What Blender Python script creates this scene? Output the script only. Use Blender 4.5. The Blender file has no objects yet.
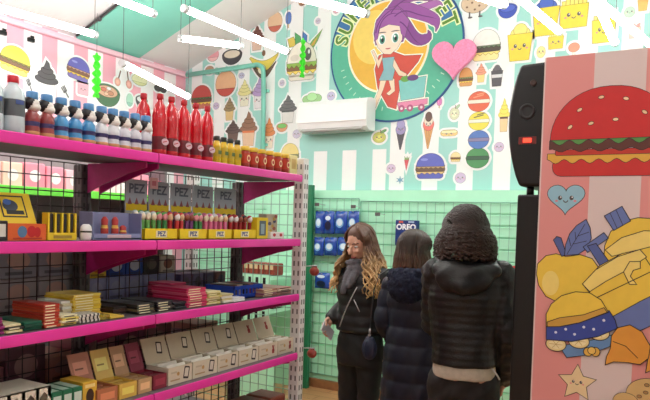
import bpy, bmesh, math, random
from mathutils import Vector, Matrix, Euler
random.seed(7)
SC = bpy.context.scene
COL = SC.collection
PI = math.pi
R = math.radians

# ------------------------------------------------------------------ materials
def lin(c):
    o = []
    for v in c[:3]:
        v = v / 255.0
        o.append(v / 12.92 if v <= 0.04045 else ((v + 0.055) / 1.055) ** 2.4)
    return (o[0], o[1], o[2], 1.0)

_M = {}
def mat(name, rgb=(200, 200, 200), rough=0.5, metal=0.0, var=0.06, scale=40.0, emit=0.0, trans=0.0, bump=0.0, bscale=200.0, coat=0.0, alpha=1.0):
    if name in _M:
        return _M[name]
    m = bpy.data.materials.new(name)
    m.use_nodes = True
    nt = m.node_tree
    b = nt.nodes['Principled BSDF']
    b.inputs['Roughness'].default_value = rough
    b.inputs['Metallic'].default_value = metal
    b.inputs['Base Color'].default_value = lin(rgb)
    m.diffuse_color = lin(rgb)
    if var > 0:
        tc = nt.nodes.new('ShaderNodeTexCoord')
        n = nt.nodes.new('ShaderNodeTexNoise')
        n.inputs['Scale'].default_value = scale
        n.inputs['Detail'].default_value = 2.0
        nt.links.new(tc.outputs['Object'], n.inputs['Vector'])
        r = nt.nodes.new('ShaderNodeValToRGB')
        L_ = lin(rgb)
        r.color_ramp.elements[0].position = 0.3
        r.color_ramp.elements[1].position = 0.7
        r.color_ramp.elements[0].color = tuple(max(0, x * (1 - var)) for x in L_[:3]) + (1,)
        r.color_ramp.elements[1].color = tuple(min(1, x * (1 + var)) for x in L_[:3]) + (1,)
        nt.links.new(n.outputs['Fac'], r.inputs['Fac'])
        nt.links.new(r.outputs['Color'], b.inputs['Base Color'])
    if bump > 0:
        tc2 = nt.nodes.new('ShaderNodeTexCoord')
        n2 = nt.nodes.new('ShaderNodeTexNoise')
        n2.inputs['Scale'].default_value = bscale
        n2.inputs['Detail'].default_value = 4.0
        bp = nt.nodes.new('ShaderNodeBump')
        bp.inputs['Strength'].default_value = bump
        bp.inputs['Distance'].default_value = 0.004
        nt.links.new(tc2.outputs['Object'], n2.inputs['Vector'])
        nt.links.new(n2.outputs['Fac'], bp.inputs['Height'])
        nt.links.new(bp.outputs['Normal'], b.inputs['Normal'])
    if emit > 0:
        b.inputs['Emission Color'].default_value = lin(rgb)
        b.inputs['Emission Strength'].default_value = emit
    if trans > 0:
        b.inputs['Transmission Weight'].default_value = trans
        b.inputs['IOR'].default_value = 1.33
    if coat > 0:
        b.inputs['Coat Weight'].default_value = coat
        b.inputs['Coat Roughness'].default_value = 0.1
    if alpha < 1:
        b.inputs['Alpha'].default_value = alpha
    _M[name] = m
    return m

def C(r, g, b, rough=0.5):
    """flat print / paper colour"""
    return mat('ink_%d_%d_%d_%d' % (r, g, b, int(rough * 100)), (r, g, b), rough, var=0.03, scale=25)

# ------------------------------------------------------------------ mesh builder
class MB:
    def __init__(s):
        s.v = []; s.f = []; s.m = []; s.sm = []; s.mats = []
    def mi(s, m):
        if m not in s.mats:
            s.mats.append(m)
        return s.mats.index(m)
    def add(s, vs, fs, m, smooth=False, M=None):
        o = len(s.v)
        for p in vs:
            s.v.append((M @ Vector(p))[:] if M is not None else tuple(p))
        k = s.mi(m)
        for f in fs:
            s.f.append([i + o for i in f]); s.m.append(k); s.sm.append(smooth)
        return s
    def box(s, c, d, m, M=None, rz=0, rx=0, ry=0, bev=0.0):
        x, y, z = d[0] / 2, d[1] / 2, d[2] / 2
        T = Matrix.Translation(c) @ Euler((rx, ry, rz)).to_matrix().to_4x4()
        if M is not None:
            T = M @ T
        if bev > 0:
            bm = bmesh.new()
            bmesh.ops.create_cube(bm, size=1.0)
            for v in bm.verts:
                v.co = Vector((v.co.x * 2 * x, v.co.y * 2 * y, v.co.z * 2 * z))
            bmesh.ops.bevel(bm, geom=bm.edges[:], offset=min(bev, x * .9, y * .9, z * .9), segments=2, affect='EDGES', profile=0.5)
            bm.verts.index_update()
            s.add([v.co[:] for v in bm.verts], [[v.index for v in f.verts] for f in bm.faces], m, False, T)
            bm.free()
            return s
        vs = [(-x, -y, -z), (x, -y, -z), (x, y, -z), (-x, y, -z), (-x, -y, z), (x, -y, z), (x, y, z), (-x, y, z)]
        fs = [(0, 3, 2, 1), (4, 5, 6, 7), (0, 1, 5, 4), (1, 2, 6, 5), (2, 3, 7, 6), (3, 0, 4, 7)]
        return s.add(vs, fs, m, False, T)
    def lathe(s, prof, m, seg=20, M=None, smooth=True, sx=1.0, sy=1.0):
        """prof: list of (r, z) bottom to top; a segment may carry its own material: (r, z, mat) colours the band ABOVE it"""
        n = len(prof)
        vs = []
        for p in prof:
            for i in range(seg):
                a = 2 * PI * i / seg
                vs.append((p[0] * math.cos(a) * sx, p[0] * math.sin(a) * sy, p[1]))
        o = len(s.v)
        for p in vs:
            s.v.append((M @ Vector(p))[:] if M is not None else p)
        for j in range(n - 1):
            mm = prof[j][2] if len(prof[j]) > 2 else m
            k = s.mi(mm)
            for i in range(seg):
                i2 = (i + 1) % seg
                s.f.append([o + j * seg + i, o + j * seg + i2, o + (j + 1) * seg + i2, o + (j + 1) * seg + i]); s.m.append(k); s.sm.append(smooth)
        k = s.mi(m)
        if prof[0][0] > 1e-5:
            s.f.append([o + i for i in range(seg)][::-1]); s.m.append(s.mi(prof[0][2] if len(prof[0]) > 2 else m)); s.sm.append(False)
        if prof[-1][0] > 1e-5:
            s.f.append([o + (n - 1) * seg + i for i in range(seg)]); s.m.append(s.mi(prof[-1][2] if len(prof[-1]) > 2 else m)); s.sm.append(False)
        return s
    def tube(s, pts, r, m, seg=8, M=None, r2=None, smooth=True):
        P_ = [Vector(p) for p in pts]
        n = len(P_)
        o = len(s.v)
        up = Vector((0.13, 0.27, 0.95)).normalized()
        for i, p in enumerate(P_):
            t = (P_[min(i + 1, n - 1)] - P_[max(i - 1, 0)])
            if t.length < 1e-9:
                t = Vector((0, 0, 1))
            t.normalize()
            a = t.cross(up)
            if a.length < 1e-3:
                a = t.cross(Vector((1, 0, 0)))
            a.normalize(); b = t.cross(a)
            rr = r if r2 is None else r + (r2 - r) * i / (n - 1)
            for k in range(seg):
                q = 2 * PI * k / seg
                w = p + a * (math.cos(q) * rr) + b * (math.sin(q) * rr)
                s.v.append((M @ w)[:] if M is not None else w[:])
        km = s.mi(m)
        for i in range(n - 1):
            for k in range(seg):
                k2 = (k + 1) % seg
                s.f.append([o + i * seg + k, o + i * seg + k2, o + (i + 1) * seg + k2, o + (i + 1) * seg + k]); s.m.append(km); s.sm.append(smooth)
        s.f.append([o + k for k in range(seg)][::-1]); s.m.append(km); s.sm.append(False)
        s.f.append([o + (n - 1) * seg + k for k in range(seg)]); s.m.append(km); s.sm.append(False)
        return s
    def cyl(s, p0, p1, r, m, seg=12, M=None):
        return s.tube([p0, p1], r, m, seg, M)
    def prism(s, poly, y0, y1, m, M=None, mside=None):
        """2D polygon (x, z) extruded along y; front face at y0"""
        n = len(poly)
        ar = sum(poly[i][0] * poly[(i + 1) % n][1] - poly[(i + 1) % n][0] * poly[i][1] for i in range(n))
        if ar < 0:
            poly = poly[::-1]
        vs = [(p[0], y0, p[1]) for p in poly] + [(p[0], y1, p[1]) for p in poly]
        s.add(vs, [list(range(n)), list(range(2 * n - 1, n - 1, -1))], m, False, M)
        o = len(s.v) - 2 * n
        k = s.mi(mside or m)
        for i in range(n):
            j = (i + 1) % n
            s.f.append([o + i, o + n + i, o + n + j, o + j]); s.m.append(k); s.sm.append(False)
        return s
    def face(s, poly, y, m, M=None):
        n = len(poly)
        ar = sum(poly[i][0] * poly[(i + 1) % n][1] - poly[(i + 1) % n][0] * poly[i][1] for i in range(n))
        if ar < 0:
            poly = poly[::-1]
        return s.add([(p[0], y, p[1]) for p in poly], [list(range(n))], m, False, M)
    def ellip(s, c, r, m, seg=16, rings=10, M=None, rot=None):
        vs = []; fs = []
        for j in range(rings + 1):
            t = PI * j / rings
            for i in range(seg):
                a = 2 * PI * i / seg
                v = Vector((r[0] * math.sin(t) * math.cos(a), r[1] * math.sin(t) * math.sin(a), -r[2] * math.cos(t)))
                if rot is not None:
                    v = rot @ v
                vs.append((v + Vector(c))[:])
        for j in range(rings):
            for i in range(seg):
                i2 = (i + 1) % seg
                if j == 0:
                    fs.append([0, (j + 1) * seg + i2, (j + 1) * seg + i][::1])
                elif j == rings - 1:
                    fs.append([j * seg + i, j * seg + i2, rings * seg])
                else:
                    fs.append([j * seg + i, j * seg + i2, (j + 1) * seg + i2, (j + 1) * seg + i])
        return s.add(vs, fs, m, True, M)
    def mesh(s, name):
        me = bpy.data.meshes.new(name)
        me.from_pydata(s.v, [], s.f)
        for m in s.mats:
            me.materials.append(m)
        me.polygons.foreach_set('material_index', s.m)
        me.polygons.foreach_set('use_smooth', s.sm)
        me.update()
        return me
    def build(s, name, parent=None, loc=(0, 0, 0), rz=0.0):
        o = bpy.data.objects.new(name, s.mesh(name))
        COL.objects.link(o)
        o.location = loc
        o.rotation_euler = (0, 0, rz)
        if parent is not None:
            o.parent = parent
        return o

def tag(o, label=None, cat=None, group=None, kind=None):
    if label: o['label'] = label
    if cat: o['category'] = cat
    if group: o['group'] = group
    if kind: o['kind'] = kind
    return o

def empty(name, loc=(0, 0, 0), rz=0.0):
    o = bpy.data.objects.new(name, None)
    COL.objects.link(o)
    o.location = loc
    o.rotation_euler = (0, 0, rz)
    o.empty_display_size = 0.05
    return o

_kids = {}
def dup(o, loc=None, rz=None, parent=None):
    """copy a thing with its parts and sub-parts"""
    c = o.copy()
    COL.objects.link(c)
    if parent is not None:
        c.parent = parent
    if loc is not None:
        c.location = loc
    if rz is not None:
        c.rotation_euler = (0, 0, rz)
    for ch in list(o.children):
        dup(ch, parent=c)
    return c

def text_mesh(body, size, extrude=0.0, bold=0.0):
    """letters as plain (verts, faces) in the x-z plane, centred, facing -y"""
    cu = bpy.data.curves.new('letters', 'FONT')
    cu.body = body; cu.size = size; cu.align_x = 'CENTER'; cu.align_y = 'CENTER'
    cu.offset = bold
    cu.resolution_u = 3
    cu.extrude = extrude
    ob = bpy.data.objects.new('letters', cu)
    COL.objects.link(ob)
    dg = bpy.context.evaluated_depsgraph_get()
    me = bpy.data.meshes.new_from_object(ob.evaluated_get(dg))
    vs = [(v.co.x, -v.co.z, v.co.y) for v in me.vertices]
    fs = [list(p.vertices) for p in me.polygons]
    bpy.data.objects.remove(ob)
    bpy.data.curves.remove(cu)
    bpy.data.meshes.remove(me)
    return vs, fs

ORD = ['first', 'second', 'third', 'fourth', 'fifth', 'sixth', 'seventh', 'eighth', 'ninth', 'tenth', 'eleventh', 'twelfth', 'thirteenth', 'fourteenth']

# ------------------------------------------------------------------ camera (a phone held at eye height)
cam = bpy.data.cameras.new('camera')
camo = bpy.data.objects.new('camera', cam)
COL.objects.link(camo)
cam.lens = 36.0
cam.sensor_width = 36.0
cam.sensor_fit = 'HORIZONTAL'
cam.shift_y = 50.0 / 650.0
cam.clip_start = 0.05
camo.matrix_world = Matrix.Translation((0, 0, 1.6)) @ Matrix.Rotation(R(30), 4, 'Z') @ Matrix.Rotation(R(90 - 2.3), 4, 'X') @ Matrix.Rotation(0.030, 4, 'Z')
SC.camera = camo
SC.view_settings.view_transform = 'Standard'
SC.view_settings.look = 'None'
SC.view_settings.gamma = 1.0
SC.view_settings.use_curve_mapping = False
SC.view_settings.exposure = 0.35
SC.cycles.use_denoising = True
SC.cycles.max_bounces = 8
SC.cycles.diffuse_bounces = 5
SC.cycles.caustics_reflective = False
SC.cycles.caustics_refractive = False
w = bpy.data.worlds.new('World'); SC.world = w
w.use_nodes = True
w.node_tree.nodes['Background'].inputs['Color'].default_value = (0.6, 0.65, 0.7, 1)
w.node_tree.nodes['Background'].inputs['Strength'].default_value = 0.3

# ------------------------------------------------------------------ the room
WY = 5.55      # back wall
WX = -5.07     # wall behind the shelving
def ceil_z(x):
    return 3.25 + 0.4 * (x + 5.07) if x < -1.2 else 4.798 - 0.4 * (x + 1.2)

def nodes(m):
    nt = m.node_tree
    return nt, nt.nodes['Principled BSDF']
def mnode(nt, op, a, b=None):
    n = nt.nodes.new('ShaderNodeMath'); n.operation = op
    for i, v in enumerate((a, b)):
        if v is None: continue
        if isinstance(v, (int, float)): n.inputs[i].default_value = v
        else: nt.links.new(v, n.inputs[i])
    return n.outputs[0]
def stripe_mix(m, fac, c0, c1, noise=0.04):
    nt, b = nodes(m)
    mx = nt.nodes.new('ShaderNodeMix'); mx.data_type = 'RGBA'
    nt.links.new(fac, mx.inputs['Factor'])
    mx.inputs['A'].default_value = lin(c0); mx.inputs['B'].default_value = lin(c1)
    nt.links.new(mx.outputs['Result'], b.inputs['Base Color'])
def coords(m):
    nt, b = nodes(m)
    tc = nt.nodes.new('ShaderNodeTexCoord')
    sp = nt.nodes.new('ShaderNodeSeparateXYZ')
    nt.links.new(tc.outputs['Object'], sp.inputs[0])
    return nt, sp.outputs[0], sp.outputs[1], sp.outputs[2]

# turquoise and white striped paper of the back wall
mb_ = mat('striped_paper_turquoise', (200, 225, 220), 0.55, var=0)
nt, X, Y, Z = coords(mb_)
leftpart = mnode(nt, 'LESS_THAN', X, -2.575)
off = mnode(nt, 'MULTIPLY', leftpart, 0.145)
xx = mnode(nt, 'ADD', mnode(nt, 'SUBTRACT', X, off), 2.56 + 0.322 * 20)
fr = mnode(nt, 'FRACT', mnode(nt, 'DIVIDE', xx, 0.323))
white = mnode(nt, 'LESS_THAN', fr, 0.47)
plain = mnode(nt, 'MULTIPLY', mnode(nt, 'MULTIPLY', leftpart, mnode(nt, 'GREATER_THAN', X, -3.42)),
              mnode(nt, 'MULTIPLY', mnode(nt, 'GREATER_THAN', Z, 2.315), mnode(nt, 'LESS_THAN', Z, 2.8)))
white = mnode(nt, 'MULTIPLY', white, mnode(nt, 'SUBTRACT', 1.0, plain))
stripe_mix(mb_, white, (166, 220, 212), (244, 246, 246))
# pink and white striped paper
mp_ = mat('striped_paper_pink', (240, 200, 205), 0.55, var=0)
nt, X, Y, Z = coords(mp_)
fr = mnode(nt, 'FRACT', mnode(nt, 'DIVIDE', mnode(nt, 'ADD', Y, -3.72 + 0.335 * 40), 0.335))
stripe_mix(mp_, mnode(nt, 'LESS_THAN', fr, 0.47), (245, 240, 242), (244, 176, 192))
# wooden floor: planks along X
mf_ = mat('wood_floor', (200, 150, 105), 0.4, var=0)
nt, b = nodes(mf_)
tc = nt.nodes.new('ShaderNodeTexCoord')
br = nt.nodes.new('ShaderNodeTexBrick')
br.inputs['Color1'].default_value = lin((214, 160, 112)); br.inputs['Color2'].default_value = lin((196, 142, 98)); br.inputs['Mortar'].default_value = lin((130, 88, 58))
br.inputs['Scale'].default_value = 1.0; br.inputs['Mortar Size'].default_value = 0.003; br.inputs['Brick Width'].default_value = 1.2; br.inputs['Row Height'].default_value = 0.14
nt.links.new(tc.outputs['Object'], br.inputs['Vector'])
wv = nt.nodes.new('ShaderNodeTexNoise'); wv.inputs['Scale'].default_value = 6; wv.inputs['Detail'].default_value = 6
mpn = nt.nodes.new('ShaderNodeMapping'); mpn.inputs['Scale'].default_value = (1, 14, 1)
nt.links.new(tc.outputs['Object'], mpn.inputs['Vector']); nt.links.new(mpn.outputs[0], wv.inputs['Vector'])
mx = nt.nodes.new('ShaderNodeMix'); mx.data_type = 'RGBA'; mx.blend_type = 'MULTIPLY'; mx.inputs['Factor'].default_value = 0.5
rp = nt.nodes.new('ShaderNodeValToRGB'); rp.color_ramp.elements[0].color = (0.55, 0.5, 0.45, 1); rp.color_ramp.elements[1].color = (1, 1, 1, 1)
nt.links.new(wv.outputs['Fac'], rp.inputs['Fac']); nt.links.new(br.outputs['Color'], mx.inputs['A']); nt.links.new(rp.outputs['Color'], mx.inputs['B'])
nt.links.new(mx.outputs['Result'], b.inputs['Base Color'])

CEIL = mat('ceiling_white', (226, 224, 224), 0.8, var=0.03, scale=3)
TEAL = mat('teal_paint', (128, 204, 186), 0.5, var=0.03, scale=4)
MINT = mat('mint_paint', (186, 250, 218), 0.5, var=0.03, scale=5)
WHITEP = mat('white_paint', (236, 238, 238), 0.6, var=0.02)
PINKT = mat('pink_trim', (240, 190, 205), 0.5, var=0.02)
BLACK = mat('black_plastic', (14, 14, 16), 0.35, var=0.1)
CHROME = mat('white_coated_metal', (200, 202, 204), 0.4, metal=0.2, var=0.04)
DARKST = mat('dark_grey_steel', (88, 86, 88), 0.45, metal=0.5, var=0.06)
WOODB = mat('brown_wood', (150, 102, 66), 0.5, var=0.2, scale=12)

def struct(name, mb, **k):
    o = mb.build(name, **k); o['kind'] = 'structure'; return o
XR, YF = 2.7, -3.2
struct('floor', MB().box(((WX + XR) / 2, (WY + YF) / 2, -0.05), (XR - WX + .4, WY - YF + .4, 0.1), mf_))
pz = [(WX, 0), (XR, 0), (XR, ceil_z(XR)), (-1.2, ceil_z(-1.2)), (WX, ceil_z(WX))]
struct('wall_back', MB().prism(pz, WY, WY + .12, mb_))
struct('wall_front', MB().prism(pz, YF - .12, YF, WHITEP))
struct('wall_left', MB().box((WX - .06, (WY + YF) / 2, 1.625), (.12, WY - YF + .24, 3.25), mp_))
struct('wall_right', MB().box((XR + .06, (WY + YF) / 2, 1.625), (.12, WY - YF + .24, 3.3), WHITEP))
cp = [(WX - .12, ceil_z(WX) - .048), (-1.2, ceil_z(-1.2)), (XR + .12, ceil_z(XR) - .048), (XR + .12, ceil_z(XR) + .06), (-1.2, ceil_z(-1.2) + .12), (WX - .12, ceil_z(WX) + .06)]
struct('ceiling', MB().prism(cp, YF - .12, WY + .12, CEIL))
# teal painted band across the sloping ceiling, with a thin dark edge rail
bd = MB()
bp = [(WX + .02, ceil_z(WX) - .02), (-1.2, ceil_z(-1.2) - .03), (XR - .02, ceil_z(XR) - .03), (XR - .02, ceil_z(XR) + .005), (-1.2, ceil_z(-1.2) + .005), (WX + .02, ceil_z(WX) + .005)]
bd.prism(bp, 4.06, 4.83, TEAL)
struct('ceiling_beam', bd)
rl = MB()
rl.tube([(WX + .05, 4.04, ceil_z(WX + .05) - .02), (-1.25, 4.04, ceil_z(-1.25) - .02)], 0.011, DARKST)
for k in range(6):
    x = WX + .35 + k * .6
    rl.ellip((x, 4.04, ceil_z(x) - .03), (.022, .022, .022), DARKST, 8, 6)
struct('trim_1', rl)
# pink coving on the top of the pink wall; wooden baseboard at the back
struct('trim_2', MB().box((WX + .03, (WY + YF) / 2, 3.2), (.06, WY - YF - .02, .05), PINKT, bev=.012))
# mint slat panelling on the lower back wall
sl = MB()
sl.box((-1.2, WY - .05, .95), (7.3, .08, 1.74), MINT)
for k in range(17):
    sl.box((-1.2, WY - .097, .13 + k * .1 + .045), (7.3, .014, .088), MINT, bev=.004)
sl.box((-1.2, WY - .055, 1.87), (7.3, .09, .11), MINT)
struct('trim_3', sl)
struct('baseboard_back', MB().box((-1.2, WY - .06, .04), (7.3, .12, .085), WOODB, bev=.006))

# turquoise conduit along the back wall, turning down
cd = MB()
pts = [(-5.04, WY - .05, 3.2)] + [(-4.06, WY - .05, 3.222)]
for i in range(7):
    a = PI / 2 * i / 6
    pts.append((-4.06 + .09 * math.sin(a), WY - .05, 3.132 + .09 * math.cos(a)))
pts += [(-3.955, WY - .05, 2.7), (-3.95, WY - .05, 1.95)]
cd.tube(pts, .024, TEAL, 12)
for zz in (2.4, 2.95): cd.box((-3.955, WY - .02, zz), (.07, .036, .03), TEAL)
cd.box((-4.6, WY - .02, 3.21), (.03, .036, .07), TEAL)
tag(cd.build('conduit_pipe'), 'turquoise pipe running along the striped wall and bending down', 'pipe')

# ------------------------------------------------------------------ air conditioner
ac = empty('air_conditioner', (-3.065, WY - .023, 2.48))
tag(ac, 'white split air conditioner mounted under the round logo sign', 'air conditioner')
ACW = mat('air_conditioner_white', (238, 238, 238), 0.3, var=0.01)
ACG = mat('louvre_grey', (176, 172, 170), 0.4, var=0.02)
prof = [(0, 0), (-.13, 0), (-.17, .03), (-.19, .09), (-.19, .24), (-.165, .285), (-.10, .30), (0, .30)]
a = MB()
n = len(prof)
def side_loft(mb, prof, x0, x1, m):
    n = len(prof)
    vs = [(x0, p[0], p[1]) for p in prof] + [(x1, p[0], p[1]) for p in prof]
    fs = [list(range(n)), list(range(2 * n - 1, n - 1, -1))] + [[i, n + i, n + (i + 1) % n, (i + 1) % n] for i in range(n)]
    mb.add(vs, fs, m)
side_loft(a, prof, -.375, .375, ACW)
a.build('housing', ac)
a = MB(); a.box((0, -.193, .165), (.72, .006, .17), ACW, bev=.003); a.build('front_cover', ac)
a = MB(); a.box((0, -.165, .022), (.66, .07, .012), ACG, rx=R(38), bev=.003); a.box((0, -.13, -.003), (.64, .09, .008), ACG); a.build('louvre', ac)
a = MB(); a.box((-.22, .0112, .15), (.2, .0218, .2), ACG); a.build('mounting_plate', ac)

# ------------------------------------------------------------------ tube lights
TUBE = mat('fluorescent_tube', (255, 252, 248), 0.5, var=0, emit=26.0)
CORD = mat('dark_cord', (70, 70, 70), 0.6, var=0.05)
CAPM = mat('lamp_cap_grey', (190, 190, 192), 0.4, metal=0.4, var=0.03)
def tube_lamp(p0, p1, label):
    A = Vector(p0); B = Vector(p1)
    mid = (A + B) / 2
    o = empty('tube_light', mid)
    tag(o, label, 'lamp', 'hanging tube lights')
    a_ = A - mid; b_ = B - mid; d = (b_ - a_).normalized()
    MB().cyl(a_ + d * .03, b_ - d * .03, .024, TUBE, 12).build('tube', o)
    for s_, e in ((1, a_), (-1, b_)):
        MB().cyl(e, e + d * s_ * .035, .027, CAPM, 12).build('end_cap', o)
        q = e + d * s_ * .02
        top = ceil_z(mid.x + q.x) - mid.z - .002
        MB().cyl((q.x, q.y, q.z + .02), (q.x, q.y, top), .0022, CORD, 6).build('suspension_cord', o)
    return o
tube_lamp((-4.26, 2.30, 3.0), (-4.096, 3.485, 3.0), 'lit tube light hanging over the pink striped wall, cut off by the left frame edge')
tube_lamp((-3.36, 2.10, 3.0), (-3.304, 3.299, 3.0), 'lit tube light ending before the teal ceiling band, cut off by the top')
tube_lamp((-3.62, 3.30, 2.70), (-4.031, 4.461, 2.70), 'lowest hanging tube light, slanting down over the red soda bottles')
tube_lamp((-3.566, 3.808, 3.0), (-3.237, 4.199, 3.0), 'short nearly level tube light hanging below the longer slanting one')
tube_lamp((-3.038, 3.286, 3.0), (-3.003, 4.497, 3.0), 'long slanting tube light ending beside the horned burger sticker')
tube_lamp((-2.545, 2.849, 3.0), (-1.981, 3.908, 3.0), 'tube light whose end crosses the top of the round logo sign')
tube_lamp((-1.62, 3.018, 3.0), (-1.127, 4.109, 3.0), 'tube light showing only its tip above the blue pot sticker')
tube_lamp((-1.06, 3.63, 3.0), (-.927, 4.823, 3.0), 'tube light crossing the blue-topped yellow cup sticker')
tube_lamp((-.571, 3.70, 2.9), (-.573, 4.89, 2.9), 'bright tube light pointing steeply down towards the top of the printed panel')
tube_lamp((-.61, 4.251, 3.0), (-.39, 5.42, 3.0), 'bright tube light cut off by the right frame edge above the printed panel')
# unseen tube lamps added to brighten the shelves, panel and far aisle
for i_, (x, y) in enumerate(((-3.3, .2), (-3.4, 1.3), (-1.55, -.3), (.55, .1), (-1.1, 1.5), (.9, 1.4), (-.2, -1.6))):
    tube_lamp((x, y - .6, 3.0), (x, y + .6, 3.0), 'unseen tube light added over the front of the shop for brightness')['group'] = 'unseen tube lights added over the front of the shop'

# ------------------------------------------------------------------ flat printed stickers
def ell(cx, cy, rx, ry, a0=0, a1=360, n=28):
    return [(cx + rx * math.cos(R(a0 + (a1 - a0) * i / n)), cy + ry * math.sin(R(a0 + (a1 - a0) * i / n))) for i in range(n + (0 if a1 - a0 >= 360 else 1))]
def rect(x0, y0, x1, y1, r=0.0):
    if r <= 0: return [(x0, y0), (x1, y0), (x1, y1), (x0, y1)]
    o = []
    for cx, cy, a in ((x1 - r, y1 - r, 0), (x0 + r, y1 - r, 90), (x0 + r, y0 + r, 180), (x1 - r, y0 + r, 270)):
        o += [(cx + r * math.cos(R(a + 90 * i / 4)), cy + r * math.sin(R(a + 90 * i / 4))) for i in range(5)]
    return o
def dome(cx, y0, rx, h, n=22, sq=1.0):
    return [(cx + rx * (abs(math.cos(PI * i / n)) ** sq) * (1 if i <= n / 2 else -1), y0 + h * math.sin(PI * i / n)) for i in range(n + 1)]
def wavy(x0, x1, yt, yb, amp, n, ph=0):
    top = [(x0, yt), (x1, yt)]
    bot = []
    for i in range(n * 6 + 1):
        t = i / (n * 6)
        bot.append((x1 + (x0 - x1) * t, yb + amp * math.cos(2 * PI * n * t + ph)))
    return top + bot
def heart(cx, cy, s, sy=None):
    sy = sy or s
    o = []
    for i in range(36):
        t = 2 * PI * i / 36
        o.append((cx + s * 0.0605 * 16 * math.sin(t) ** 3, cy + sy * 0.065 * (13 * math.cos(t) - 5 * math.cos(2 * t) - 2 * math.cos(3 * t) - math.cos(4 * t) + 2.2)))
    return o
def starp(cx, cy, r, k=0.5, n=5, rot=90):
    return [(cx + (r if i % 2 == 0 else r * k) * math.cos(R(rot + 180 * i / n)), cy + (r if i % 2 == 0 else r * k) * math.sin(R(rot + 180 * i / n))) for i in range(2 * n)]
def rotp(poly, a, cx=0, cy=0):
    c, s = math.cos(R(a)), math.sin(R(a))
    return [(cx + (x - cx) * c - (y - cy) * s, cy + (x - cx) * s + (y - cy) * c) for x, y in poly]
def offset(poly, d, sx=1.0, sy=1.0):
    """grow a polygon outward by d (in metres); sx, sy scale design units to metres"""
    P_ = [(x * sx, y * sy) for x, y in poly]
    n = len(P_)
    ar = sum(P_[i][0] * P_[(i + 1) % n][1] - P_[(i + 1) % n][0] * P_[i][1] for i in range(n))
    sg = 1 if ar > 0 else -1
    o = []
    for i in range(n):
        a, b, c = P_[i - 1], P_[i], P_[(i + 1) % n]
        e1 = Vector((b[0] - a[0], b[1] - a[1])); e2 = Vector((c[0] - b[0], c[1] - b[1]))
        if e1.length < 1e-9: e1 = e2
        if e2.length < 1e-9: e2 = e1
        n1 = Vector((e1.y, -e1.x)).normalized() * sg; n2 = Vector((e2.y, -e2.x)).normalized() * sg
        nn = n1 + n2
        if nn.length < 1e-6: nn = n1
        nn.normalize()
        k = 1 / max(0.5, nn.dot(n1))
        o.append((b[0] + nn.x * d * k, b[1] + nn.y * d * k))
    return o

INK = (86, 78, 80)  # black print ink, paled to paint in haze
# every design is a list of (polygon, rgb, outlined?) in units of half width / half height, painted in order
def face(cx=0, cy=0, s=1.0, asp=1.0, blush=True):
    """two round eyes with a glint, a smile and pink cheeks"""
    o = []
    for k in (-1, 1):
        o += [(ell(cx + k * .36 * s, cy, .13 * s, .15 * s * asp, n=14), INK, 0), (ell(cx + k * .36 * s + .04 * s, cy + .05 * s * asp, .045 * s, .05 * s * asp, n=8), (250, 250, 250), 0)]
        if blush: o.append((ell(cx + k * .58 * s, cy - .2 * s * asp, .1 * s, .07 * s * asp, n=10), (240, 140, 150), 0))
    sm = [(cx + .16 * s * math.cos(R(a)), cy - .16 * s * asp + .16 * s * asp * math.sin(R(a))) for a in range(180, 361, 30)]
    sm += [(cx + .11 * s * math.cos(R(a)), cy - .15 * s * asp + .1 * s * asp * math.sin(R(a))) for a in range(360, 179, -30)]
    o.append((sm, INK, 0))
    return o
def d_burger(bun=(238, 200, 90), low=None, patty=(96, 58, 40), leaf=(96, 150, 60), cheese=(245, 205, 70), seeds=None, spots=None, hi=None):
    low = low or bun
    o = [(rect(-.88, -.95, .88, -.5, .22), low, 1),
          (wavy(-.95, .95, -.38, -.56, .06, 5), cheese, 1),
          (rect(-1, -.42, 1, -.1, .14), patty, 1),
          (wavy(-.98, .98, .04, -.14, .05, 6, 1.0), leaf, 1),
          (dome(0, -.02, .95, .98), bun, 1)]
    if hi: o.append((ell(-.42, .5, .26, .1, n=14), hi, 0))
    if seeds:
        for x, y in ((-.5, .35), (-.2, .62), (.15, .42), (.45, .58), (.62, .25), (-.05, .22), (-.68, .15)):
            o.append((rotp(ell(x, y, .055, .035, n=8), 30 * x, x, y), seeds, 0))
    if spots:
        for x, y, r in ((-.55, .3, .13), (.3, .55, .15), (.62, .18, .1), (-.05, .2, .12)):
            o.append((ell(x, y, r, r * .8, n=12), spots, 0))
    return o
def d_smiley(c=(206, 186, 222)):
    return [(ell(0, 0, .95, .95), c, 1)] + face(0, .1, 1.1)
def d_heartface(c):
    return [(heart(0, 0, 1), c, 1)] + face(0, .1, .9)
def d_macaron(c, fill, stripe=None):
    o = [(dome(0, .05, .97, .9), c, 1), ([(x, -y) for x, y in dome(0, .05, .97, .9)], c, 1), (rect(-1, -.16, 1, .16, .14), fill, 1)]
    if stripe:
        o += [(rotp(rect(-.5, .45, .45, .56), 14, 0, .5), stripe, 0), (rotp(rect(-.2, .68, .6, .78), 14, .2, .7), stripe, 0)]
    return o
def d_swirl(cup, top, tip=None, fc=False, rim=None):
    o = [([(-.62, .0), (.62, .0), (.5, -.97), (-.5, -.97)], cup, 1)]
    o += [(ell(0, .02, .86, .22), top, 1), (ell(0, .26, .66, .2), top, 1), (ell(.02, .48, .46, .17), top, 1), ([(-.26, .55), (.28, .55), (.16, .85), (-.03, .98)], tip or top, 1)]
    if rim: o.append((rect(-.6, -.22, .6, -.1), rim, 0))
    if fc: o += face(0, -.42, .85, .55)
    return o
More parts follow.
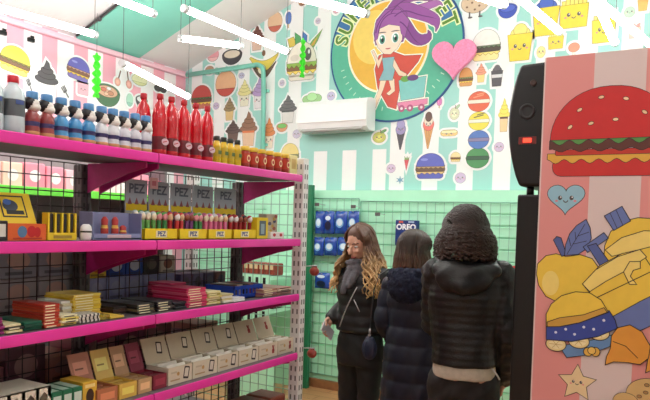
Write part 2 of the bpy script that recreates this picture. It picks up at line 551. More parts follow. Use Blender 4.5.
def d_cone(scoops, cone, fc=True):
    n = len(scoops)
    o = [([(-.7, .12), (.7, .12), (.08, -1), (-.08, -1)], cone, 1)]
    for k in (-.35, 0, .35):
        o.append(([(k - .03, .08), (k + .03, .08), (.02 + k * .15, -.8), (-.02 + k * .15, -.8)], tuple(int(x * .75) for x in cone), 0))
    for i, c in enumerate(scoops):
        y = .18 + i * .62 / n
        o.append((ell(0, y + .12, .82 - .16 * i, .34 - .04 * i), c, 1))
    if fc: o += face(0, .34, .8, .5)
    return o
def d_cup(c, top=(250, 214, 70), fc=True, band=None):
    o = [(ell(-.35, .42, .4, .3), top, 1), (ell(.35, .42, .4, .3), top, 1), (ell(0, .62, .5, .34), top, 1),
         ([(-.95, .42), (.95, .42), (.72, -.97), (-.72, -.97)], c, 1)]
    if band: o.append(([(-.9, .1), (.9, .1), (.84, -.2), (-.84, -.2)], band, 0))
    if fc: o += face(0, -.2, .95, .75)
    return o
def d_box(c, top, fc=False, lines=True):
    o = []
    for i, x in enumerate((-.7, -.42, -.14, .14, .42, .7)):
        o.append((rect(x - .12, .2, x + .12, .72 + .22 * ((i * 7) % 3) / 2), top, 1))
    o += [([(-.95, .45), (.95, .45), (.86, -.97), (-.86, -.97)], c, 1)]
    if fc: o += face(0, -.15, .95, .9)
    return o
def d_popsicle(c):
    return [(rect(-.14, -1, .14, -.4, .1), (226, 190, 140), 1), (rect(-.8, -.5, .8, .98, .6), c, 1), (rect(-.4, .0, -.2, .6, .08), tuple(min(255, x + 40) for x in c), 0)]
def d_bowl(c, fill, bits=()):
    o = [(ell(0, .15, .98, .6), c, 1), ([(-.98, .15)] + [(.98 * math.cos(R(a)), .15 + 1.1 * math.sin(R(a))) for a in range(180, 361, 12)], c, 1), (ell(0, .2, .78, .42), fill, 1)]
    for x, y, r, k in bits: o.append((ell(x, y, r, r * .7, n=12), k, 1))
    return o
def d_spoon(c, h=(120, 80, 70)):
    return [(rotp(rect(-.1, -.1, .12, .98, .05), -12), h, 1), (ell(-.1, -.5, .7, .48), c, 1), (ell(-.1, -.5, .4, .26), tuple(min(255, x + 30) for x in c), 0)]
def d_fork(c):
    return [(rotp(rect(-.12, -.95, .12, .2, .06), 8), c, 1), (rotp(rect(-.45, .0, .4, .2, .06), 8), c, 1)] + [(rotp(rect(x - .09, .1, x + .09, .95, .05), 8), c, 1) for x in (-.35, 0, .32)]
def d_split(c, dark):
    o = [([(-.98, .45)] + [(-.95 + 1.9 * t / 12, .45 - .95 * math.sin(PI * t / 12)) for t in range(13)] + [(.98, .62)] + [(.9 - 1.8 * t / 12, .55 - .35 * math.sin(PI * t / 12)) for t in range(13)], c, 1)]
    o += [([(-.9, .1)] + [(-.86 + 1.72 * t / 12, .1 - 1.05 * math.sin(PI * t / 12)) for t in range(13)] + [(.86 - 1.72 * t / 12, .1 - .6 * math.sin(PI * t / 12)) for t in range(13)], dark, 1)]
    o += [(ell(-.1, -.35, .26, .3), (240, 225, 190), 1), (ell(.0, .72, .12, .2), (120, 80, 50), 0)]
    return o
def d_hotdog():
    return [(rect(-.98, -.6, .98, .6, .5), (244, 214, 130), 1), (rect(-.9, -.05, .9, .5, .25), (250, 236, 180), 1)] + face(0, -.15, .8, 1.3)
def d_cookie(c, chip):
    o = [(ell(0, .18, .95, .78), c, 1)]
    for x, y in ((-.5, .5), (.1, .7), (.55, .35), (-.2, .2), (.3, -.1), (-.55, -.1), (0, -.35)): o.append((ell(x, y, .08, .08, n=10), chip, 0))
    for k in (-.35, .35): o += [(rect(k - .05, -.95, k + .05, -.5), INK, 0), (ell(k + .05, -.93, .16, .07), INK, 0)]
    return o
def d_fruit(c, leaf):
    return [(ell(-.1, -.2, .85, .75), c, 1), (rotp(ell(.45, .65, .42, .16), 30, .45, .65), leaf, 1), (rect(.02, .4, .14, .85), (110, 76, 50), 0), (ell(-.1, -.25, .45, .4), tuple(min(255, int(x * 1.12)) for x in c), 0)] + face(-.1, -.15, .8)
def d_round(c, low, cap=None):
    o = [(ell(0, 0, .95, .98), c, 1), ([(.93 * math.cos(R(a)), .97 * math.sin(R(a))) for a in range(205, 336, 10)], low, 1)]
    if cap: o.append((dome(0, .35, .8, .62), cap, 1))
    return o
def d_horned():
    o = [([(-.85, .42), (-.98, .75), (-.6, .82), (-.35, .45)], (220, 190, 70), 1), ([(-.45, .45), (-.5, .98), (-.15, .8), (-.05, .5)], (70, 160, 90), 1),
         ([(.02, .5), (.02, .98), (.3, .8), (.28, .45)], (60, 110, 190), 1), ([(.45, .35), (.65, .55), (1.3, .98), (1.0, .55), (.7, .25)], (120, 170, 80), 1), ([(.5, .3), (.7, .5), (1.0, .7), (.8, .4)], (220, 160, 60), 0)]
    o += [(rect(-.85, -.98, .85, -.62, .2), (246, 236, 220), 1), (wavy(-.95, .95, -.5, -.68, .05, 5), (250, 215, 90), 1), (rect(-.98, -.58, .98, -.36, .1), (130, 84, 50), 1), (wavy(-.98, .98, -.2, -.42, .05, 6), (140, 180, 70), 1), (dome(0, -.26, .95, .82), (246, 236, 222), 1)]
    o += [(ell(.42, .05, .22, .26), INK, 0), (ell(.48, .14, .07, .09), (250, 250, 250), 0), (ell(-.45, -.06, .3, .14), (226, 214, 200), 0)]
    return o
def d_drumstick(c):
    return [(rect(-.2, -.95, .2, -.3, .1), (250, 240, 225), 1), (ell(0, .25, .85, .7), c, 1)]
def d_leafy(c):
    return [(ell(-.45, -.2, .5, .7), c, 1), (ell(.4, -.1, .55, .75), c, 1), (ell(0, .2, .5, .7), tuple(min(255, x + 25) for x in c), 1)]
def d_scribble(c):
    return [(starp(0, 0, .95, .35, 6), c, 0)]
def d_carrot(c):
    return [([(-.5, .5), (.5, .6), (-.05, -.98)], c, 1), ([(-.4, .5), (-.5, .98), (-.1, .6), (.1, .98), (.2, .6), (.6, .9), (.4, .5)], (120, 170, 90), 1)]

def sticker_mesh(design, w_, h_, border=0.022, line=0.006, thick=0.003):
    mb = MB()
    white = C(246, 247, 247)
    line = min(line, .009 * w_ + .001)
    sx, sy = w_ / 2, h_ / 2
    y = -thick
    for poly, rgb, ol in design:
        if ol: mb.prism(offset(poly, border, sx, sy), y, y + thick - .0002, white); y -= .00025
    y -= .0008
    for poly, rgb, ol in design:
        if ol:
            mb.face(offset(poly, line, sx, sy), y, C(*[int(v * .58) for v in rgb])); y -= .0003
        mb.face([(p[0] * sx, p[1] * sy) for p in poly], y, C(*[int(v + (244 - v) * .13) for v in rgb])); y -= .0003  # fill colours mixed towards white, painting haze into the print
    return mb
def sticker(design, x, z, w_, h_, name, label, wall='back', tilt=0.0, border=0.022, line=0.005):
    mb = sticker_mesh(design, w_, h_, border, line)
    if wall == 'back':
        o = mb.build(name, loc=(x, WY - .0005, z))
    else:
        o = mb.build(name, loc=(WX + .0005, x, z), rz=PI / 2)
    o.rotation_euler.y = R(tilt)
    tag(o, label, 'sticker', 'food stickers on the striped walls')
    return o
BW = (120, 82, 56)
S = sticker
# --- turquoise wall
S(d_round((226, 150, 160), (240, 190, 190)), -4.680, 3.397, 0.168, 0.140, 'bun_sticker', 'small pink bun sticker up by the ceiling corner')
S(d_bowl((50, 48, 54), (226, 214, 190)), -4.418, 3.359, 0.270, 0.191, 'bowl_sticker', 'black bowl sticker half hidden behind the short tube light')
S(d_swirl((226, 190, 170), (110, 60, 50)), -4.095, 3.512, 0.206, 0.258, 'cupcake_sticker', 'dark brown topped cupcake sticker behind the long tube light')
S(d_round((228, 190, 150), (196, 90, 70)), -3.873, 3.648, 0.186, 0.203, 'bun_sticker', 'round tan bun sticker high on the wall under the ceiling slope')
S(d_popsicle((70, 110, 190)), -3.708, 3.647, 0.085, 0.160, 'ice_lolly_sticker', 'blue ice lolly sticker high above the horned burger')
S(d_round((190, 150, 110), (150, 100, 70)), -3.552, 3.804, 0.083, 0.079, 'nut_sticker', 'tiny brown nut sticker at the top edge beside the logo sign')
S(d_smiley((200, 190, 214)), -3.359, 3.592, 0.057, 0.059, 'smiley_sticker', 'tiny lilac smiley sticker between the horned burger and the logo sign')
S(d_split((226, 200, 70), (92, 70, 56)), -4.003, 3.235, 0.369, 0.309, 'banana_split_sticker', 'yellow and dark brown banana split sticker behind the pipe bend')
S(d_horned(), -3.534, 3.269, 0.355, 0.486, 'horned_burger_sticker', 'large cream burger sticker with coloured horns and one big eye')
S(d_round((190, 140, 110), (150, 100, 80)), -4.724, 3.239, 0.127, 0.087, 'bun_sticker', 'tiny brown bun sticker just above the pipe')
S(d_round((232, 176, 130), (205, 70, 60)), -4.496, 3.075, 0.287, 0.278, 'bun_sticker', 'large round tan bun sticker with a red base under the pipe')
S(d_smiley((188, 190, 220)), -4.285, 3.141, 0.079, 0.063, 'smiley_sticker', 'small lilac smiley sticker beside the round tan bun')
S(d_burger((196, 62, 56), low=(186, 90, 70), leaf=(70, 110, 60)), -4.829, 2.954, 0.287, 0.263, 'burger_sticker', 'red bun burger sticker above the red soda bottles')
S(d_swirl((238, 236, 214), (236, 228, 150), fc=True), -4.240, 2.955, 0.198, 0.283, 'ice_cream_sticker', 'pale yellow soft ice cream sticker beside the purple one')
S(d_swirl((240, 236, 240), (186, 156, 214), fc=True), -4.045, 2.940, 0.205, 0.321, 'ice_cream_sticker', 'purple soft ice cream sticker behind the vertical pipe')
S(d_swirl((216, 186, 120), (140, 116, 76)), -4.435, 2.799, 0.176, 0.245, 'ice_cream_sticker', 'olive brown soft ice cream sticker under the round tan bun')
S(d_smiley((200, 186, 220)), -4.621, 2.843, 0.084, 0.076, 'smiley_sticker', 'small lilac smiley sticker beside the red bun burger')
S(d_swirl((96, 70, 62), (82, 62, 58)), -4.381, 2.562, 0.229, 0.234, 'ice_cream_sticker', 'darkest brown soft ice cream sticker above the yellow bottles')
S(d_swirl((236, 196, 160), (140, 96, 72), rim=(230, 120, 70)), -4.175, 2.574, 0.262, 0.367, 'ice_cream_sticker', 'tall mid brown soft ice cream sticker above the jars')
S(d_swirl((244, 226, 206), (224, 130, 70), fc=True), -3.911, 2.520, 0.176, 0.319, 'ice_cream_sticker', 'orange soft ice cream sticker beside the vertical pipe')
S(d_swirl((226, 224, 220), (92, 92, 94), rim=(70, 70, 72)), -3.684, 2.752, 0.243, 0.282, 'cupcake_sticker', 'grey topped cupcake sticker beside the air conditioner')
S(d_bowl((220, 150, 110), (110, 190, 90)), -3.751, 2.574, 0.135, 0.102, 'bowl_sticker', 'tiny orange bowl with green filling under the grey cupcake')
S(d_smiley((206, 196, 222)), -3.573, 2.496, 0.096, 0.090, 'smiley_sticker', 'lilac smiley sticker under the air conditioner corner')
S(d_burger((236, 216, 130), leaf=(120, 136, 80), patty=(136, 140, 100)), -3.645, 2.297, 0.218, 0.222, 'burger_sticker', 'pale yellow burger sticker with olive filling behind the last jars')
S(d_smiley((206, 200, 224)), -3.766, 3.020, 0.061, 0.061, 'smiley_sticker', 'tiny lilac smiley sticker below the banana split')
S(d_leafy((150, 200, 130)), -3.402, 2.843, 0.233, 0.109, 'salad_sticker', 'green salad sticker peeping over the air conditioner')
S(d_smiley((232, 180, 196)), -3.159, 3.671, 0.067, 0.067, 'smiley_sticker', 'tiny pink smiley sticker at the top beside the logo rim')
S(d_smiley((196, 186, 220)), -3.186, 2.847, 0.090, 0.087, 'smiley_sticker', 'lilac smiley sticker between the air conditioner and the logo sign')
S(d_fruit((206, 204, 100), (100, 160, 90)), -2.644, 2.437, 0.155, 0.131, 'pear_sticker', 'yellow green pear sticker below the logo sign')
S(d_cone([(150, 140, 190), (160, 150, 200)], (70, 66, 74)), -2.435, 2.447, 0.120, 0.284, 'ice_cream_cone_sticker', 'purple ice cream in a black cone below the logo sign')
S(d_cone([(236, 110, 100), (240, 226, 206), (90, 60, 50)], (222, 160, 90)), -2.166, 2.471, 0.124, 0.331, 'ice_cream_cone_sticker', 'three flavour ice cream cone sticker above the blue bun burger')
S(d_hotdog(), -1.971, 2.436, 0.157, 0.088, 'hot_dog_sticker', 'pale yellow hot dog roll sticker beside the ice cream cone')
S(d_popsicle((214, 120, 186)), -2.071, 2.706, 0.056, 0.089, 'ice_lolly_sticker', 'pink ice lolly sticker beside the logo rim')
S(d_fruit((220, 226, 190), (170, 200, 160)), -1.923, 2.617, 0.101, 0.140, 'pear_sticker', 'pale green pear sticker beside the orange macaron')
S(d_burger((84, 92, 190), low=(84, 92, 190), patty=(96, 66, 50), leaf=(190, 150, 90), cheese=(230, 190, 120), hi=(130, 140, 220)), -2.135, 2.148, 0.276, 0.233, 'burger_sticker', 'blue bun burger sticker on the turquoise wall')
S(d_carrot((214, 70, 80)), -2.366, 2.175, 0.089, 0.137, 'carrot_sticker', 'small red carrot sticker beside the blue bun burger')
S(d_smiley((214, 190, 222)), -2.520, 2.132, 0.091, 0.083, 'smiley_sticker', 'lilac smiley sticker low beside the red carrot')
S(d_scribble((110, 160, 190)), -2.426, 2.025, 0.100, 0.083, 'splash_sticker', 'blue splash sticker low on the turquoise stripe')
S(d_burger((240, 220, 160), leaf=(190, 150, 90)), -1.902, 2.223, 0.091, 0.088, 'burger_sticker', 'tiny cream burger sticker between the blue burger and the macarons')
S(d_smiley((210, 186, 220)), -1.852, 2.038, 0.100, 0.096, 'smiley_sticker', 'largest lilac smiley sticker, lowest on the wall under the green macaron')
S(d_macaron((222, 92, 60), (246, 226, 206), (240, 150, 110)), -1.714, 2.695, 0.194, 0.180, 'macaron_sticker', 'orange red macaron sticker on top of the macaron column')
S(d_macaron((236, 220, 70), (240, 238, 220), (90, 90, 60)), -1.707, 2.527, 0.185, 0.163, 'macaron_sticker', 'yellow macaron sticker, second of the macaron column')
S(d_macaron((72, 112, 190), (130, 120, 160)), -1.703, 2.367, 0.185, 0.164, 'macaron_sticker', 'blue macaron sticker, third of the macaron column')
S(d_macaron((64, 140, 80), (48, 80, 60)), -1.706, 2.209, 0.203, 0.181, 'macaron_sticker', 'green macaron sticker at the bottom of the macaron column')
S(d_swirl((240, 206, 150), (246, 226, 90), rim=(90, 60, 50)), -1.491, 2.566, 0.110, 0.287, 'ice_cream_sticker', 'yellow ice cream cup sticker beside the black loudspeaker')
S(d_smiley((210, 190, 222)), -1.523, 2.298, 0.085, 0.085, 'smiley_sticker', 'lilac smiley sticker beside the black loudspeaker')
S(d_cookie((222, 192, 160), (120, 80, 60)), -1.780, 3.526, 0.257, 0.223, 'cookie_sticker', 'tan chocolate chip cookie sticker with little legs at the top edge')
S(d_bowl((50, 70, 180), (70, 90, 200)), -1.497, 3.444, 0.160, 0.142, 'pot_sticker', 'blue pot sticker at the top edge')
S(d_burger((244, 238, 232), low=(246, 226, 150), patty=(70, 56, 52), leaf=(90, 110, 80), cheese=(250, 226, 120)), -1.670, 3.172, 0.252, 0.272, 'burger_sticker', 'white bun burger sticker beside the pink felt heart')
S(d_cup((250, 216, 60), (246, 226, 120)), -1.383, 3.165, 0.215, 0.315, 'popcorn_sticker', 'yellow smiling popcorn bucket sticker above the loudspeaker')
S(d_smiley((244, 232, 150)), -1.208, 3.064, 0.072, 0.098, 'smiley_sticker', 'small yellow smiley sticker over the edge of the printed panel')
S(d_burger((214, 150, 80), leaf=(110, 140, 80)), -1.836, 2.915, 0.126, 0.165, 'burger_sticker', 'small golden burger sticker under the pink felt heart')
S(d_swirl((244, 214, 130), (236, 150, 120)), -1.704, 2.938, 0.105, 0.163, 'fries_sticker', 'small peach topped yellow cup sticker below the white bun burger')
S(d_cup((70, 66, 72), (90, 86, 92), fc=False, band=(220, 220, 224)), -1.565, 2.904, 0.103, 0.186, 'drink_cup_sticker', 'small black drink cup sticker with a pale band')
S(d_cup((248, 214, 60), (60, 90, 190), fc=True), -1.181, 3.353, 0.223, 0.325, 'cup_sticker', 'yellow cup sticker with a blue heap on top')
S(d_box((248, 216, 60), (250, 226, 110), fc=True), -0.964, 3.356, 0.229, 0.255, 'fries_box_sticker', 'large yellow fries box sticker at the top edge')
S(d_box((250, 220, 70), (250, 230, 130), fc=True), -0.735, 3.209, 0.183, 0.249, 'fries_box_sticker', 'yellow fries box sticker behind the steep tube light')
S(d_box((248, 214, 70), (250, 230, 130), fc=True), -1.094, 3.144, 0.125, 0.137, 'fries_box_sticker', 'small yellow fries box sticker at the end of a tube light')
S(d_drumstick((240, 150, 120)), -0.952, 3.061, 0.099, 0.104, 'drumstick_sticker', 'small peach drumstick sticker just above the printed panel')
S(d_smiley((190, 226, 196)), -0.556, 3.301, 0.078, 0.084, 'smiley_sticker', 'pale green smiley sticker at the top beside the bright tube lights')
S(d_cup((246, 180, 90), (244, 150, 90), fc=False), -0.466, 3.356, 0.076, 0.121, 'drink_cup_sticker', 'orange drink cup sticker in the top corner')
S(d_box((246, 196, 180), (240, 160, 150)), -0.512, 3.151, 0.084, 0.114, 'fries_box_sticker', 'small pink fries box sticker beside the bright tube lights')
# --- pink wall
S(d_burger((246, 226, 70), low=(240, 214, 110), patty=(120, 84, 60), leaf=(120, 120, 60)), 3.463, 2.900, 0.285, 0.233, 'burger_sticker', 'yellow bun burger sticker on the pink striped wall', 'left', 8)
S(d_swirl((244, 242, 242), (66, 62, 66)), 3.767, 2.795, 0.273, 0.349, 'noodle_cup_sticker', 'white cup sticker heaped with black swirl on the pink wall', 'left')
S(d_burger((96, 92, 186), low=(110, 96, 170), patty=(120, 76, 60), leaf=(200, 150, 120), hi=(150, 150, 220)), 4.105, 2.966, 0.256, 0.210, 'burger_sticker', 'violet bun burger sticker on the pink striped wall', 'left', 6)
S(d_fork((110, 110, 112)), 3.600, 2.718, 0.077, 0.111, 'fork_sticker', 'grey fork sticker before the black topped cup', 'left', -20)
S(d_fork((110, 110, 112)), 3.966, 2.728, 0.097, 0.117, 'fork_sticker', 'grey fork sticker between the black topped cup and the pink square', 'left', -30)
S([(rect(-.95, -.95, .95, .95, .2), (240, 176, 190), 1)] + face(0, 0, .9), 4.159, 2.792, 0.125, 0.111, 'toast_sticker', 'pink square toast sticker with a tiny face', 'left')
S(d_bowl((70, 110, 76), (222, 170, 140), ((-.3, .3, .2, (214, 110, 90)), (.25, .1, .22, (200, 130, 100)), (.1, .45, .16, (250, 250, 250)), (-.1, 0, .16, (236, 190, 160)))), 4.444, 2.799, 0.319, 0.250, 'noodle_bowl_sticker', 'green bowl sticker of noodles and toppings on the pink wall', 'left')
S(d_spoon((240, 170, 150)), 4.583, 2.982, 0.102, 0.166, 'spoon_sticker', 'peach spoon sticker above the green noodle bowl', 'left', 10)
S(d_spoon((238, 160, 144)), 4.708, 2.988, 0.105, 0.169, 'spoon_sticker', 'peach spoon sticker, second from the green noodle bowl', 'left', -18)
S(d_round((240, 238, 190), (226, 226, 160)), 4.860, 3.019, 0.219, 0.111, 'bread_sticker', 'pale yellow oval bread sticker behind the low tube light', 'left')
S(d_round((176, 222, 200), (150, 206, 184)), 4.731, 2.792, 0.093, 0.130, 'egg_sticker', 'mint green egg sticker beside the noodle bowl', 'left')
S(d_bowl((60, 60, 64), (236, 236, 236)), 4.893, 2.811, 0.166, 0.143, 'bowl_sticker', 'black bowl sticker beside the tall red bottles', 'left')
S([(rotp(ell(-.4, 0, .5, .6), 20, -.4, 0), (60, 58, 62), 1), (rotp(ell(.45, 0, .5, .6), -20, .45, 0), (60, 58, 62), 1)], 5.155, 2.984, 0.192, 0.105, 'bean_sticker', 'pair of black beans sticker above the red bottles', 'left')

# two black clips holding the paper under the pink coving
for yz, lb in (((3.342, 3.092), 'black clip under the pink coving at the left frame edge'), ((3.601, 3.101), 'black clip under the pink coving above the yellow bun burger')):
    k = MB(); k.box((0, 0, 0), (.03, .06, .035), BLACK, bev=.006); k.box((.018, 0, .022), (.012, .03, .02), BLACK)
    tag(k.build('wall_clip', loc=(WX + .016, yz[0], yz[1])), lb, 'clip')

# ------------------------------------------------------------------ round logo sign
def logo():
    cx, cz, rr = -2.53, 3.23, .67
    o = empty('logo_sign', (cx, WY, cz))
    tag(o, 'large round green shop logo sign with a purple-haired girl', 'sign')
    navy = C(40, 82, 140); green = C(92, 186, 156); cream = C(250, 240, 214)
    mb = MB(); mb.prism(ell(0, 0, rr, rr, n=72), -.012, -.0005, navy); mb.face(ell(0, 0, rr * .975, rr * .975, n=72), -.0126, green)
    mb.face([(rr * .975 * math.cos(R(a)), rr * .975 * math.sin(R(a))) for a in range(18, 163, 3)], -.0129, C(64, 120, 176))
    mb.build('backing_disc', o)
    icx, icz = -.065, .03
    mb = MB()
    mb.prism(ell(icx, icz, .415, .43, n=60), -.0145, -.0128, cream)
    mb.face(ell(icx, icz, .395, .41, n=60), -.0150, C(240, 186, 70))
    mb.face(ell(icx - .14, icz + .1, .22, .25, n=40), -.0153, C(246, 214, 110))
    mb.build('inner_disc', o)
    # lettering on the arc
    mb = MB()
    word = 'SUPER MARKET'
    gl = C(96, 140, 50); cr = C(236, 244, 190)
    for i, ch in enumerate(word):
        if ch == ' ': continue
        a = 166 - i * (146 / 11)
        M = Matrix.Rotation(-R(a - 90), 4, 'Y')
        r0 = .555
        px, pz = r0 * math.cos(R(a)), r0 * math.sin(R(a))
        T = Matrix.Translation((px, 0, pz)) @ M
        vs, fs = text_mesh(ch, .21, bold=.014)
        mb.add([(v[0], v[1] - .0136, v[2]) for v in vs], fs, cr, False, T)
        vs, fs = text_mesh(ch, .20, bold=.003)
        mb.add([(v[0], v[1] - .0145, v[2]) for v in vs], fs, gl, False, T)
    mb.build('lettering', o)
    mb = MB()   # short pale strokes for the unreadable small lettering along the lower arc
    for i in range(22):
        a = 196 + i * 7.1
        if 262 < a < 272: continue
        px, pz = .55 * math.cos(R(a)), .55 * math.sin(R(a))
        T = Matrix.Translation((px, 0, pz)) @ Matrix.Rotation(-R(a + 90), 4, 'Y')
        mb.face(rect(-.004, -.018, .004, .018), -.0136, C(200, 232, 214), T)
    mb.build('small_letter_marks', o)
    # girl with a shopping cart, in a white cut-out outline
    fig = []
    cape = [(-.16, -.03), (-.02, -.0), (.12, -.06), (.3, -.07), (.27, -.13), (.16, -.25), (.09, -.32), (.05, -.58), (-.04, -.55), (-.16, -.36), (-.2, -.16)]
    leg1 = [(-.13, -.26), (-.06, -.26), (-.1, -.38), (-.18, -.56), (-.22, -.55), (-.15, -.38)]
    leg2 = [(-.05, -.26), (.02, -.28), (.03, -.4), (-.03, -.44), (-.06, -.42), (-.01, -.38)]
    body = [(-.12, -.06), (.01, -.06), (.02, -.2), (.0, -.29), (-.15, -.28), (-.1, -.18)]
    arm1 = [(-.12, -.06), (-.16, -.16), (-.2, -.06), (-.24, .02), (-.22, .03), (-.16, -.08), (-.12, -.02)]
    arm2 = [(.01, -.08), (.08, -.2), (.15, -.24), (.15, -.27), (.07, -.25), (.0, -.15)]
    def lock(path, w0, w1):
        L1, L2 = [], []
        n = 16
        def bz(t):
            q = [Vector(p) for p in path]
            while len(q) > 1: q = [q[a].lerp(q[a + 1], t) for a in range(len(q) - 1)]
            return q[0]
        for a in range(n + 1):
            t = a / n; p = bz(t); d = bz(min(1, t + .02)) - bz(max(0, t - .02)); nn = Vector((-d.y, d.x)).normalized()
            w_ = (w0 + (w1 - w0) * t) * (1 if t < .8 else max(.08, (1 - t) / .2))
            L1.append((p + nn * w_)[:]); L2.append((p - nn * w_)[:])
        return L1 + L2[::-1]
    locks = [lock([(-.05, .36), (.1, .62), (.22, .48), (.40, .56), (.38, .40)], .07, .045), lock([(-.02, .34), (.16, .5), (.2, .28), (.36, .34), (.5, .26), (.44, .14)], .075, .045),
             lock([(.04, .3), (.16, .26), (.16, .06), (.3, .0), (.42, .1), (.36, .16)], .07, .04), lock([(.0, .3), (.2, .44), (.25, .3), (.45, .48), (.5, .38)], .05, .028)]
    facep = [(-.2, .12), (-.19, .25), (-.1, .32), (.04, .28), (.09, .2), (.09, .1), (.04, .02), (-.03, -.03), (-.1, -.02), (-.17, .05)]
    bang = [(-.215, .12), (-.21, .3), (-.1, .42), (.06, .4), (.16, .28), (.12, .12), (.08, .16), (.06, .24), (-.06, .27), (-.16, .24), (-.18, .14)]
    cart = [(.07, -.3), (.36, -.28), (.34, -.48), (.1, -.5)]
    deck = [(.06, -.52), (.38, -.5), (.38, -.55), (.08, -.58)]
    crown = [(-.2, .08), (-.225, .2), (-.2, .33), (-.1, .43), (.03, .44), (.13, .36), (.15, .22), (.1, .08)]
    shapes = [(cape, (214, 84, 70)), (locks[2], (140, 78, 150)), (locks[0], (150, 84, 156)), (locks[3], (176, 110, 180)), (locks[1], (158, 90, 164)), (crown, (150, 84, 156)), (leg1, (244, 216, 190)), (leg2, (244, 216, 190)), (body, (140, 186, 196)), (arm1, (244, 216, 190)), (arm2, (244, 216, 190)), (facep, (250, 226, 206)), (bang, (164, 96, 170)), (deck, (226, 140, 176)), (cart, (130, 200, 196))]
    mb = MB(); y = -.0160
    for p, c in shapes: mb.face(offset(p, .014), y, C(250, 248, 236)); y -= .00008
    for p, c in shapes: mb.face(offset(p, .003), y, C(*INK)); y -= .0001; mb.face(p, y, C(*c)); y -= .0001
    for cxe in (-.13, .015):
        mb.face(ell(cxe, .13, .042, .055), y, C(250, 250, 250)); mb.face(ell(cxe + .004, .125, .03, .044), y - .0001, C(86, 150, 130)); mb.face(ell(cxe + .006, .12, .014, .022), y - .0002, C(30, 30, 40)); mb.face(ell(cxe - .006, .145, .010, .012), y - .0003, C(255, 255, 255))
        mb.face(ell(cxe, .19, .05, .012, 10, 170, 10), y - .0001, C(*INK))
    mb.face(ell(-.06, .035, .03, .014, 180, 360, 10), y, C(200, 110, 110))
    for lk in ([(-.04, .38), (.1, .56), (.22, .46), (.36, .5)], [(.0, .34), (.16, .46), (.2, .28), (.34, .32), (.46, .25)], [(.06, .28), (.17, .22), (.18, .08), (.3, .03)], [(-.17, .2), (-.16, .34), (-.06, .4), (.04, .36)], [(-.2, .2), (-.2, .3), (-.1, .4), (.0, .42)]):
        mb.face(lock(lk, .006, .004), y, C(112, 56, 124))
    for cxw in (.11, .2, .32): mb.face(ell(cxw, -.58, .035, .035, n=16), y, C(180, 90, 130)); mb.face(ell(cxw, -.58, .014, .014, n=12), y - .0001, C(240, 220, 226))
    mb.face(ell(.14, -.29, .05, .03), y, C(110, 170, 80)); mb.face(ell(.22, -.285, .06, .03), y - .0001, C(110, 70, 130))
    mb.v = [(a * .92 + .0, b, c * .92 - .02) for a, b, c in mb.v]
    mb.build('girl_print', o)
    return o
logo()

# fuzzy pink heart cut-out fixed in front of the logo rim
PF = mat('pink_felt', (250, 150, 190), 0.95, var=0.14, scale=60, bump=0.8, bscale=120)
hx = MB()
hp = heart(0, 0, .205, .18)
hx.prism(hp, -.022, .022, PF)
ho = hx.build('felt_heart', loc=(-1.94, 5.51, 3.065))
md = ho.modifiers.new('round', 'BEVEL'); md.width = .02; md.segments = 3; md.limit_method = 'ANGLE'
tag(ho, 'fluffy pink felt heart hanging over the rim of the logo sign', 'decoration')

# neon green curled streamers hanging on threads
NG = mat('neon_green_foil', (90, 240, 70), 0.4, var=0.15, scale=30)
def streamer(x, y, z0, z1, label, wd=.03):
    o = empty('hanging_streamer', (x, y, z0)); tag(o, label, 'decoration', 'neon green hanging streamers')
    mb = MB(); n = 46
    for ph in (0, PI * .66, PI * 1.33):
        vs = []; fs = []
        for i in range(n + 1):
            t = i / n; a = ph + t * 13
            w_ = wd * (.6 + .4 * math.sin(t * 9 + ph)) * (1 if t > .05 else .4)
            zz = (z0 - z1) * t
            for s_ in (-1, 1):
                vs.append((s_ * w_ * math.cos(a), s_ * w_ * math.sin(a), zz - .0))
        for i in range(n): fs.append([2 * i, 2 * i + 1, 2 * i + 3, 2 * i + 2])
        o2 = len(mb.v)
        mb.add([(v[0], v[1], -v[2]) for v in vs], fs, NG)
    # give the ribbons a little body
    me = mb.build('ribbon', o)
    sd = me.modifiers.new('body', 'SOLIDIFY'); sd.thickness = .003
    MB().cyl((0, 0, 0), (0, 0, ceil_z(x) - z0 - .001), .0015, CORD, 5).build('thread', o)
    return o

streamer(-4.7, 4.0, 3.05, 2.66, 'neon green foil streamer hanging before the pink striped wall', .04)
streamer(-3.46, 5.44, 3.41, 3.03, 'neon green foil streamer hanging in front of the horned burger sticker', .032)

# ------------------------------------------------------------------ double sided shop shelving
MAG = mat('magenta_shelf_edge', (246, 62, 176), 0.3, var=0.05, scale=8, coat=0.3)
MAGD = mat('magenta_bracket', (196, 30, 124), 0.4, var=0.06)
BOARD = mat('grey_shelf_board', (120, 112, 116), 0.5, metal=0.2, var=0.06)
POSTM = mat('grey_upright', (104, 98, 98), 0.5, metal=0.3, var=0.08)
WIRE = mat('dark_wire', (72, 52, 58), 0.5, metal=0.4, var=0.05)
WIREW = mat('pale_green_wire', (150, 196, 176), 0.4, metal=0.2, var=0.05)
SLOT = mat('slot_dark', (30, 28, 30), 0.8, var=0.05); SLOTG = mat('slot_grey', (128, 126, 126), 0.8, var=0.05); SLOTP = mat('slot_brown', (74, 70, 70), 0.8, var=0.05)
XF, XB = -1.76, -2.11          # front edge of the shelves, back mesh
SZ = [1.844, 1.520, 1.240, 0.938, 0.60]
